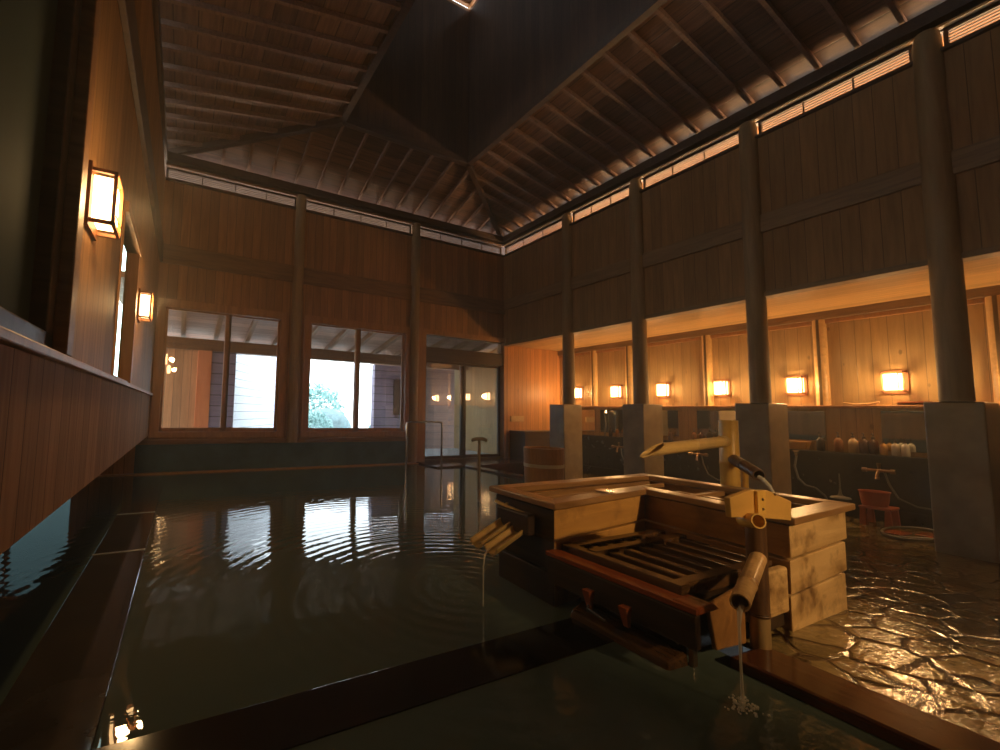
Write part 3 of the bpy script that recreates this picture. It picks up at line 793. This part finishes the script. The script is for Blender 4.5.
# floating beam in front of the tray
o = build('half_log', MB().hexa([(1.765, 1.10, -.05), (1.90, 1.09, -.05), (1.90, 1.62, -.05), (1.765, 1.60, -.05)], [(1.77, 1.10, .03), (1.885, 1.09, .05), (1.885, 1.60, .06), (1.775, 1.58, .04)]), 'slat', bevel=.012)
tag(o, 'dark wet beam lying in the water along the foot of the tray', 'beam', kind='thing')
o = build('bracket_plate', MB().box(1.885, 1.915, 1.07, 1.09, -.02, .075), 'dull_metal', bevel=.003)
tag(o, 'small grey metal plate at the corner of the tray by the water', 'plate')

# ================================================================== BAMBOO FITTINGS
tower = thing('bamboo_tower', (3.62, 1.74, 0), 'yellow upright bamboo beyond the tank with a long spout left and a short one right', 'spout')
build('upright', MB().hollow((3.59, 1.74, -.05), (3.59, 1.74, .985), .060, .010, 28, nodes=(.70,)), 'bamboo', tower, smooth=True)
build('long_spout', MB().hollow((3.58, 1.74, .835), (2.52, 1.70, .785), .038, .008, 22, nodes=(.10, .45), cut=.24), 'bamboo_x', tower, smooth=True)
build('short_spout', MB().hollow((3.58, 1.72, .712), (3.33, 1.45, .640), .036, .007, 20, nodes=(.5,)), 'bamboo_old', tower, smooth=True)
build('side_stay', MB().tube([(3.70, 1.70, .0), (3.70, 1.70, .66)], .022, 14), 'bamboo', tower, smooth=True)
o = build('water_jet', MB().tube([(3.335, 1.455, .628), (3.325, 1.43, .618), (3.34, 1.40, .575), (3.36, 1.385, .53), (3.33, 1.37, .47), (3.22, 1.37, .30)], [.012, .012, .010, .009, .008, .010], 10), M['jet'], tower, smooth=True)

pipe = thing('bamboo_outlet', (2.15, .93, 0), 'dark upright bamboo post with a pale slanting spout pouring into the pool', 'spout')
build('upright', MB().hollow((2.245, 1.0, .168), (2.245, 1.0, .545), .037, .007, 24, nodes=(.02,)), 'bamboo_old', pipe, smooth=True)
build('lower_length', MB().hollow((2.245, 1.0, .03), (2.245, 1.0, .17), .036, .007, 24), 'bamboo_grey', pipe, smooth=True)
build('spout', MB().hollow((2.22, .985, .408), (1.80, .86, .346), .030, .005, 24, nodes=(.62,), cut=.01), 'pipe_pale', pipe, smooth=True)
wj = M['jet']
build('water_jet', MB().tube([(1.83, .868, .328), (1.795, .858, .320), (1.782, .855, .28), (1.775, .852, .15), (1.775, .85, .0)], [.010, .008, .0055, .004, .006], 10), wj, pipe, smooth=True)
spl = MB()
for k_ in range(90):
    an = random.uniform(0, 2*PI); rr = random.uniform(.004, .075)**1.0*random.uniform(.4, 1)
    spl.sphere((1.775 + rr*math.cos(an), .85 + rr*math.sin(an), random.uniform(.0, .035)*(1 - rr*9) + .004), random.uniform(.002, .0055), 4)
build('splash', spl, wj, pipe, smooth=True)

plq = thing('notched_board', (2.25, .975, .56), 'yellow hexagonal board with a bamboo ring hanging on the tank rim', 'board')
PZ = lambda x_, z_: (x_, .958, z_)
build('board', MB().slab([PZ(1.974, .606), PZ(1.967, .684), PZ(2.126, .704), PZ(2.267, .695), PZ(2.470, .633), PZ(2.460, .548), PZ(2.256, .577)], (0, .022, 0)), 'plaque', plq, bevel=.004)
build('strap', MB().box(2.150, 2.215, .944, .959, .60, .700), 'bamboo', plq, bevel=.003)
build('strap_nail', MB().sphere((2.185, .944, .665), .006, 6), 'dull_metal', plq)
build('strap_nail', MB().sphere((2.185, .944, .625), .006, 6), 'dull_metal', plq)
build('strap_nail', MB().sphere((2.32, .956, .675), .006, 6), 'dull_metal', plq)
build('ring', MB().hollow((2.115, .985, .580), (2.075, .912, .594), .029, .005, 24), 'bamboo', plq, smooth=True)

gut = thing('bamboo_gutter', (1.72, 1.95, .40), 'pair of split bamboo gutters jutting from the left face of the tank', 'gutter')
def half_pipe(mb, p0, p1, r, t_, n=12):
    p0, p1 = Vector(p0), Vector(p1); d_ = (p1 - p0).normalized(); a = d_.cross(Vector((0, 0, 1))).normalized(); u_ = a.cross(d_).normalized()
    vs = []
    for p in (p0, p1):
        for rr in (r, r - t_):
            for k_ in range(n + 1):
                an = PI + PI*k_/n; vs.append(p + (a*math.cos(an) + u_*math.sin(an))*rr)
    m_ = n + 1; fs = []
    for k_ in range(n):
        fs += [(k_, k_ + 1, 2*m_ + k_ + 1, 2*m_ + k_), (m_ + k_ + 1, m_ + k_, 3*m_ + k_, 3*m_ + k_ + 1), (k_ + 1, k_, m_ + k_, m_ + k_ + 1), (2*m_ + k_, 2*m_ + k_ + 1, 3*m_ + k_ + 1, 3*m_ + k_)]
    fs += [(0, m_, 3*m_, 2*m_)[::-1], (n, m_ + n, 3*m_ + n, 2*m_ + n)]
    return mb.add(vs, fs)
build('half_pipe', half_pipe(MB(), (1.80, 2.00, .42), (1.46, 1.94, .31), .045, .010), 'bamboo_x', gut, smooth=True)
build('half_pipe', half_pipe(MB(), (1.82, 1.90, .405), (1.48, 1.84, .30), .045, .010), 'bamboo_x', gut, smooth=True)
build('tie_bar', MB().tube([(1.73, 2.10, .47), (1.73, 1.84, .44)], [.010, .014], 10), 'bamboo_x', gut, smooth=True)
build('tie_bar', MB().tube([(1.73, 2.0, .48), (1.725, 1.995, .43)], .008, 8), 'bamboo_x', gut, smooth=True)
build('holder', MB().box(1.70, 1.76, 1.80, 2.06, .34, .455), 'tank_dark', gut, bevel=.01)
build('water_jet', MB().tube([(1.50, 1.87, .28), (1.46, 1.86, .26), (1.45, 1.86, .20), (1.45, 1.86, .0)], [.007, .005, .0035, .003], 8), wj, gut, smooth=True)

# ================================================================== ROUND TUB, HANDRAILS, CABINET, SIGN
tub = thing('round_tub', (4.40, 4.35, -.1), 'round stave-built wooden tub with a bright metal hoop, beyond the tank', 'tub')
build('staves', MB().lathe((4.40, 4.35, -.1), [(.245, 0), (.265, .65), (.24, .65), (.22, .08)], 36), 'barrel', tub, smooth=True)
build('hoop', MB().lathe((4.40, 4.35, -.1), [(.256, .40), (.262, .40), (.263, .445), (.258, .445)], 36), 'hoop', tub, smooth=True)
build('hoop', MB().lathe((4.40, 4.35, -.1), [(.248, .10), (.253, .10), (.254, .14), (.249, .14)], 36), 'steel', tub, smooth=True)
build('lid_board', MB().lathe((4.40, 4.35, .50), [(.0001, 0), (.238, 0), (.238, .02), (.0001, .022)], 36), 'barrel', tub)

hr = build('handrail', MB().tube([(3.49, 6.62, -.6), (3.49, 6.62, .79), (3.50, 6.62, .815), (3.53, 6.62, .825), (4.17, 6.62, .825), (4.20, 6.62, .815), (4.21, 6.62, .79), (4.21, 6.62, -.1)], .017, 12), 'steel', smooth=True, loc=(3.5, 6.62, 0))
tag(hr, 'inverted-U steel handrail standing in the pool before the glass door', 'handrail')
t = thing('handrail', (3.05, 4.0, -.6), 'T-topped slim handrail post rising from the water left of the tub', 'handrail')
build('post', MB().tube([(3.05, 4.0, -.6), (3.05, 4.0, .70)], .018, 12), 'dull_metal', t, smooth=True)
build('top_bar', MB().tube([(2.96, 4.02, .685), (3.0, 4.01, .705), (3.1, 3.99, .705), (3.14, 3.98, .685)], .02, 12), 'dull_metal', t, smooth=True)

cab = thing('low_cabinet', (7.05, 7.2, -.2), 'low dark box against the end wall beside the glass door', 'cabinet')
build('body', MB().box(6.50, 7.75, 6.95, 7.42, -.22, .60), 'dark_wood', cab, bevel=.01)
build('top', MB().box(6.48, 7.77, 6.93, 7.42, .60, .635), 'dark_wood', cab, bevel=.005)
o = build('notice_plate', MB().box(6.52, 6.90, 7.405, 7.43, .83, .955), plain('beige_plate', (.55, .36, .16), .5), bevel=.003, loc=(6.7, 7.42, .89))
tag(o, 'small beige notice plate on the orange end wall', 'sign')

# ================================================================== WASH PLACES
def mirror(y0, y1, z0, z1, lab, lean=0.0):
    # lean: how far the far edge (y1) stands behind the near one
    t_ = thing('wall_mirror', (XM, (y0 + y1)/2, z0), lab, 'mirror', 'mirrors of the wash places', 'thing')
    xa, xb = XM - .014 - max(0, lean), XM - .014 + min(0, lean)
    build('mirror_glass', MB().slab([(xa, y0, z0), (xb, y1, z0), (xb, y1, z1), (xa, y0, z1)], (.008, 0, 0)), 'mirror', t_)
    build('backing', MB().box(XM - .007, XM, y0 - .004, y1 + .004, z0 - .004, z1 + .004), 'steel', t_)
mirror(6.35, 6.85, .66, 1.12, 'mirror of the farthest wash place')
mirror(5.66, 6.20, .66, 1.12, 'mirror reflecting the window, left of the brightly lit block', -.018)
mirror(4.62, 5.0, .66, 1.12, 'mirror just right of the brightly lit block, above the long spout')
mirror(3.66, 4.30, .70, 1.12, 'bright mirror reflecting the window behind the bamboo tower', .014)
mirror(2.66, 3.10, .72, 1.12, 'speckled mirror left of the shampoo bottles')
mirror(1.55, 2.12, .64, 1.13, 'mirror behind the white shampoo bottles')

def bottle(y, x, h, mat, lab, grp='pump bottles on the wash shelf'):
    t_ = thing('pump_bottle', (x, y, .587), lab, 'bottle', grp)
    r = h*.17
    build('body', MB().lathe((0, 0, 0), [(r*.9, 0), (r, .01), (r, h*.52), (r*.75, h*.62), (r*.35, h*.68), (r*.35, h*.74)], 16), mat, t_, smooth=True, world=False)
    p_ = MB().lathe((0, 0, h*.74), [(r*.42, 0), (r*.42, h*.06), (r*.12, h*.07), (r*.12, h*.2)], 12)
    p_.tube([(0, 0, h*.94), (-r*.9, 0, h*.93)], r*.16, 8)
    build('pump', p_, 'bottle_cap', t_, smooth=True, world=False)
M['bottle_cap'] = plain('pump_plastic', (.10, .07, .05), .4)
M['amber'] = plain('amber_bottle', (.26, .11, .035), .2)
M['cream'] = plain('cream_bottle', (.55, .40, .22), .35)
M['brown'] = plain('brown_bottle', (.09, .035, .018), .2)
M['yellow_b'] = plain('yellow_bottle', (.60, .30, .06), .35)
M['white_b'] = plain('white_bottle', (.62, .56, .46), .35)
M['dark_b'] = plain('dark_bottle', (.035, .022, .016), .25)
for y, h, mat, lab in ((2.50, .25, 'amber', 'amber pump bottle, leftmost of the near row on the shelf'), (2.36, .25, 'cream', 'cream pump bottle beside the amber one'),
                       (2.26, .25, 'brown', 'brown pump bottle, left one of a pair'), (2.18, .25, 'brown', 'brown pump bottle, right one of a pair'),
                       (2.09, .19, 'yellow_b', 'short yellow bottle between the brown and white ones'), (1.99, .20, 'white_b', 'white pump bottle, left one of the two white'),
                       (1.91, .20, 'white_b', 'white pump bottle at the right end of the near row'),
                       (2.68, .24, 'dark_b', 'dark bottle beside the speckled mirror'),
                       (4.30, .22, 'amber', 'amber bottle left of the bright mirror'), (4.06, .25, 'dark_b', 'dark pump bottle before the bright mirror, left of its pair'),
                       (3.94, .25, 'dark_b', 'dark pump bottle before the bright mirror, touching the bamboo tower in view'), (4.18, .20, 'brown', 'brown bottle at the left edge of the bright mirror'),
                       (4.70, .2, 'brown', 'brown bottle before the mirror above the long spout'), (5.55, .26, 'dark_b', 'tall dark pump bottle before the far bright mirror'), (5.36, .2, 'brown', 'small brown bottle before the far bright mirror'),
                       (5.75, .2, 'amber', 'amber bottle left of the tall dark one in the far bay'), (5.9, .2, 'dark_b', 'dark bottle at the left end of the far bay')):
    bottle(y, XM - .11 if y != 2.18 else XM - .10, h*1.08, mat, lab)
o = build('small_basket', MB().hexa([(7.76, 2.82, .587), (7.86, 2.82, .587), (7.86, 3.06, .587), (7.76, 3.06, .587)], [(7.74, 2.80, .70), (7.88, 2.80, .70), (7.88, 3.08, .70), (7.74, 3.08, .70)]), 'yellow_b', bevel=.008, loc=(7.81, 2.94, .587))
tag(o, 'small yellow box in front of the speckled mirror', 'box')
o = build('driftwood', MB().tube([(7.97, 2.48, 1.24), (7.975, 2.36, 1.215), (7.97, 2.22, 1.225), (7.97, 2.14, 1.25)], [.010, .016, .015, .012], 10), 'pipe_pale', smooth=True, loc=(7.97, 2.3, 1.22))
tag(o, 'pale curved stick lying on the ledge between the two near lanterns', 'stick')
o = build('wooden_tray', MB().box(7.93, 8.02, 1.70, 1.98, 1.206, 1.235).box(7.93, 7.94, 1.70, 1.98, 1.206, 1.25), 'red_wood', bevel=.003, loc=(7.97, 1.85, 1.206))
tag(o, 'small reddish wooden tray on the ledge below the nearest lantern', 'tray')

def faucet(y, lab):
    t_ = thing('wall_faucet', (XM - .24, y, .40), lab, 'tap', 'taps of the wash places')
    x_ = XM - .24
    build('body', MB().tube([(x_ - .05, y - .10, .40), (x_ - .05, y + .10, .40)], .018, 12).tube([(x_, y, .40), (x_ - .05, y, .40)], .02, 12), 'brass', t_, smooth=True)
    for s_ in (-1, 1): build('handle', MB().tube([(x_ - .05, y + s_*.10, .40), (x_ - .05, y + s_*.14, .40)], .028, 10), 'brass', t_, smooth=True)
    build('nozzle', MB().tube([(x_ - .05, y, .40), (x_ - .09, y, .36), (x_ - .10, y, .30)], [.014, .016, .02], 12), 'brass', t_, smooth=True)
    build('hook', MB().tube([(x_ - .03, y, .42), (x_ - .03, y, .49)], [.014, .022], 10), 'brass', t_, smooth=True)
    build('hose', MB().tube([(x_ - .05, y - .05, .39), (x_ - .08, y - .09, .25), (x_ - .09, y - .16, .10), (x_ - .10, y - .30, .03), (x_ - .09, y - .50, .02)], .010, 10), 'hose', t_, smooth=True)
faucet(2.10, 'brass tap of the nearest wash place, below the white bottles')
faucet(4.15, 'brass tap below the bright mirror behind the bamboo tower')
faucet(5.6, 'brass tap of the far wash place between two blocks')
o = thing('shower_hose', (7.66, 2.9, .5), 'looping shower hose hanging left of the near wash place', 'hose')
build('hose', MB().tube([(7.66, 2.89, .50), (7.62, 2.90, .36), (7.60, 2.86, .20), (7.58, 2.78, .12), (7.58, 2.68, .10), (7.6, 2.60, .02), (7.62, 2.56, -.1)], .012, 10), 'hose', o, smooth=True)
build('shower_head', MB().tube([(7.66, 2.89, .50), (7.64, 2.885, .57)], [.02, .035], 14), 'steel', o, smooth=True)
t = thing('hand_shower', (7.66, 6.02, 1.0), 'hand shower hanging on the mirror wall behind the farthest block', 'shower')
build('head', MB().tube([(7.84, 6.05, 1.06), (7.80, 6.0, 1.09), (7.76, 5.97, 1.03)], [.02, .03, .045], 14), 'steel', t, smooth=True)
build('hose', MB().tube([(7.84, 6.05, 1.06), (7.85, 6.04, .8), (7.82, 6.06, .5), (7.76, 6.08, .2)], .012, 10), 'hose', t, smooth=True)
o = build('water_nozzle', MB().lathe((7.52, 2.42, .02), [(.0001, 0), (.10, 0), (.09, .015), (.03, .03), (.018, .05), (.008, .12), (.006, .30), (.0001, .31)], 20), 'hose', smooth=True, loc=(7.52, 2.42, .02))
tag(o, 'thin upright water jet on a round dark base beyond the tank corner', 'fountain')

st = thing('bath_stool', (7.30, 1.98, -.195), 'orange plastic bath stool on the wash floor', 'stool')
build('seat', MB().box(7.14, 7.42, 1.89, 2.15, -.01, .02), 'orange_plastic', st, bevel=.01)
for a_ in (7.17, 7.39):
    for b2 in (1.92, 2.12):
        build('leg', MB().hexa([(a_ - .03, b2 - .03, -.195), (a_ + .03, b2 - .03, -.195), (a_ + .03, b2 + .03, -.195), (a_ - .03, b2 + .03, -.195)],
              [(a_ - .022, b2 - .022, -.01), (a_ + .022, b2 - .022, -.01), (a_ + .022, b2 + .022, -.01), (a_ - .022, b2 + .022, -.01)]), 'orange_plastic', st, bevel=.006)
o = build('wash_bowl', MB().lathe((7.28, 2.05, .021), [(.105, 0), (.115, .06), (.125, .15), (.132, .155), (.132, .165), (.118, .163), (.105, .06), (.09, .012)], 30), 'orange_plastic', smooth=True, loc=(7.28, 2.05, .021))
tag(o, 'orange round wash bowl standing on the bath stool', 'bowl')
co = MB(); pts = []
for k_ in range(40):
    an = 2*PI*k_/36 + 2.4; pts.append((7.0 + .42*math.cos(an), 1.70 + .20*math.sin(an), -.178))
pts += [(7.3, 1.2, -.178), (7.2, .9, -.178)]
o = build('coiled_hose', MB().tube(pts, .013, 10), 'hose', smooth=True, loc=(7.0, 1.7, -.18))
tag(o, 'dark hose lying in a loop on the wash floor beneath the stool', 'hose')
for i, (x_, y_) in enumerate(((6.95, 1.80), (7.15, 1.62))):
    o = build('red_tile', MB().box(x_ - .12, x_ + .10, y_ - .08, y_ + .08, -.197, -.185), 'red_wood', bevel=.004, loc=(x_, y_, -.195))
    tag(o, ('reddish mat tile inside the hose loop, nearer the stool', 'reddish mat tile inside the hose loop, nearer the big block')[i], 'mat', 'reddish tiles on the wash floor')

# ================================================================== OUTSIDE
struct('ground', MB().box(-16, 22, 11, 26, -.6, -.4).box(8.4, 22, -8, 11, -.6, -.4), 'ground')
struct('floor_porch', MB().box(-.6, 9, 7.57, 10.2, -.3, .0), 'ground')
pc = struct('ceiling_porch', MB().slab([(-.95, 7.57, 2.95), (9, 7.57, 2.95), (9, 10.3, 2.45), (-.95, 10.3, 2.45)], (0, 0, .05)), 'porch')
x = -.7
while x < 8.5:
    o = build('porch_rafter', MB().bar((x, 7.58, 2.89), (x, 10.3, 2.39), .08, .10), 'beam', loc=(x, 7.58, 2.9))
    tag(o, 'brown rafter under the porch roof outside the windows', 'rafter', 'brown rafter under the porch roof outside the windows', 'thing')
    x += .62
o = build('porch_beam', MB().box(-.95, 9, 9.55, 9.75, 2.16, 2.40), 'beam', bevel=.01)
tag(o, 'long brown beam carrying the porch roof outside the windows', 'beam', kind='thing')
o = build('porch_screen', MB().box(-.7, .21, 9.6, 9.68, 0, 2.16), 'porch_wall', loc=(-.3, 9.6, 0))
tag(o, 'brown board screen outside the left window', 'screen')
o = build('porch_post', MB().box(.21, .47, 9.5, 9.66, 0, 2.16), 'red_post', bevel=.006, loc=(.28, 9.6, 0))
tag(o, 'orange-red square post outside the left window', 'post')
o = build('porch_post', MB().box(.47, .94, 9.52, 9.7, 0, 2.16), 'siding_d', bevel=.006, loc=(.7, 9.6, 0))
tag(o, 'dark bluish post beside the pale siding outside the left window', 'post')
o = build('pale_shed', MB().slab([(.98, 10.35, -.4), (2.75, 13.9, -.4), (2.75, 13.9, 2.9), (.98, 10.35, 2.9)], (-.3, .15, 0)), 'siding', loc=(.9, 10, -.4))
tag(o, 'bright pale wall of lapped boards outside the left window', 'shed')
h_ = thing('neighbour_house', (6.0, 11.0, -.4), 'purplish boarded house outside the right window', 'house')
build('wall', MB().box(4.75, 9.5, 11.0, 11.2, -.4, 2.3), 'siding_d', h_)
build('brown_wall', MB().box(6.0, 9.5, 10.93, 11.0, -.4, 2.3), 'siding_b', h_)
build('window', MB().box(5.35, 5.75, 10.97, 11.0, .9, 1.9), 'dark_wood', h_)
build('eave', MB().slab([(4.45, 10.6, 2.25), (9.5, 10.6, 2.25), (9.5, 11.4, 2.7), (4.45, 11.4, 2.7)], (0, 0, .05)), 'porch', h_)
build('corner_board', MB().box(5.86, 6.0, 10.9, 11.0, -.4, 2.3), 'frame', h_)
o = build('porch_wall', MB().box(6.9, 7.0, 7.58, 10.2, 0, 2.5), 'alcove', loc=(6.95, 8.8, 0))
tag(o, 'pale board wall seen through the right door leaf', 'screen')
o = build('garden_rock', MB().sphere((4.9, 15.9, .2), .8, 8, (1.3, 1, 1.1)), 'rock', smooth=True, loc=(4.9, 15.9, 0))
tag(o, 'pale boulder in the garden beyond the right window', 'rock')
def bush(x_, y_, r, h, lab, seed):
    rn = random.Random(seed); mb = MB()
    for k_ in range(900):
        a1, a2 = rn.uniform(0, 2*PI), math.acos(rn.uniform(-.4, 1)); rr = r*rn.uniform(.6, 1)
        c_ = Vector((x_ + rr*math.sin(a2)*math.cos(a1), y_ + rr*math.sin(a2)*math.sin(a1), h + rr*math.cos(a2)*1.1))
        u1 = Vector((rn.uniform(-1, 1), rn.uniform(-1, 1), rn.uniform(-1, 1))).normalized(); u2 = u1.orthogonal().normalized(); s_ = r*.07
        mb.add([c_ - u1*s_*1.6, c_ + u2*s_*.7, c_ + u1*s_*1.6, c_ - u2*s_*.7], [(0, 1, 2, 3)])
    t_ = thing('garden_shrub', (x_, y_, -.4), lab, 'shrub', 'shrubs in the garden')
    build('foliage', mb, 'leaf', t_); build('stem', MB().tube([(x_, y_, -.4), (x_, y_, h)], [.05, .03], 8), 'bark', t_)
bush(3.9, 14.0, .7, .25, 'leafy shrub beyond the left pane of the right window', 1)
bush(5.3, 18.5, 1.2, .9, 'taller shrub beyond the boulder in the garden', 2)
bush(3.0, 17.8, 1.1, .6, 'pale shrub at the left edge of the right window', 5)
bush(6.6, 14.2, .7, .3, 'low shrub near the boarded house', 3)
# low outdoor part of the bath to the left: end wall, with roof and bank enlarged to shut out sky light
ow = MB().box(-.74, -.6, YB, 7.65, -.4, 3.1).box(-1.12, -.74, YB, YB + .1, -.4, 1.15).box(-1.25, -1.12, YB, YB + .1, -.4, 3.6)
ow.box(-6, -1.25, YB, YB + .1, 1.55, 3.6).box(-6, -2.7, YB, YB + .1, -.4, 1.55).box(-2.7, -1.25, YB, YB + .1, -.4, .16)
struct('wall_outer', ow, 'wall_x')
f = MB().box(-2.7, -2.62, YB + .02, YB + .08, .16, 1.55).box(-1.33, -1.25, YB + .02, YB + .08, .16, 1.55).box(-2.7, -1.25, YB + .02, YB + .08, 1.47, 1.55).box(-2.0, -1.95, YB + .02, YB + .08, .16, 1.55)
o = struct('window_31', f, 'frame')
build('pane', MB().box(-2.66, -1.29, YB + .045, YB + .052, .18, 1.5), glass('tinted_pane', (.16, .20, .20), 0, .05), o)
struct('ceiling_outer', MB().slab([(XL - .15, YF, 4.5), (-3.6, YF, 3.5), (-3.6, 7.5, 3.5), (XL - .15, 7.5, 4.5)], (0, 0, .05)), 'porch')
struct('bank_sky_block', MB().box(-3.6, -3.4, YF, YB + .1, -.4, 3.9), 'dado')
# eaves outside the clerestory of the pillar wall
struct('ceiling_eave', MB().slab([(XR + .2, YF, 4.98), (XR + 1.3, YF, 4.80), (XR + 1.3, YB + .4, 4.80), (XR + .2, YB + .4, 4.98)], (0, 0, .05)), 'eave')
struct('sky_block_right', MB().box(XR + 1.28, XR + 1.34, YF, YB + .4, 4.42, 4.86), 'beam_y')  # added unseen fascia, keeps sky light out of the right clerestory
struct('sky_block_back', MB().box(XL - .6, XR + 1.3, YB + 1.44, YB + 1.5, 4.35, 4.74), 'dark_wood')  # added unseen fascia that limits light on the back louvers
struct('ceiling_eave_back', MB().slab([(XL - .5, YB + .2, 4.98), (XR + 1.3, YB + .2, 4.98), (XR + 1.3, YB + 1.5, 4.70), (XL - .5, YB + 1.5, 4.70)], (0, 0, .05)), 'dark_wood')  # dark wood stands in for the weaker light under this eave
struct('roof_outer', MB().box(-1.2, XR + .1, 7.6, 9.9, 3.0, 3.05), 'porch')

# ================================================================== STEAM
hz = MB().box(XL + .05, XA - .4, -2.9, YB - .15, .06, 4.7)
vm = bpy.data.materials.new('thin_steam'); vm.use_nodes = True; nt = vm.node_tree; nt.nodes.clear()
vo = N(nt, 'ShaderNodeOutputMaterial'); vs_ = N(nt, 'ShaderNodeVolumeScatter')
vs_.inputs['Color'].default_value = (1, 1, 1, 1); vs_.inputs['Density'].default_value = .015; vs_.inputs['Anisotropy'].default_value = .35
nt.links.new(vs_.outputs[0], vo.inputs['Volume'])
o = build('steam_haze', hz, vm)
tag(o, 'thin warm steam filling the air above the pool', 'steam', kind='stuff')
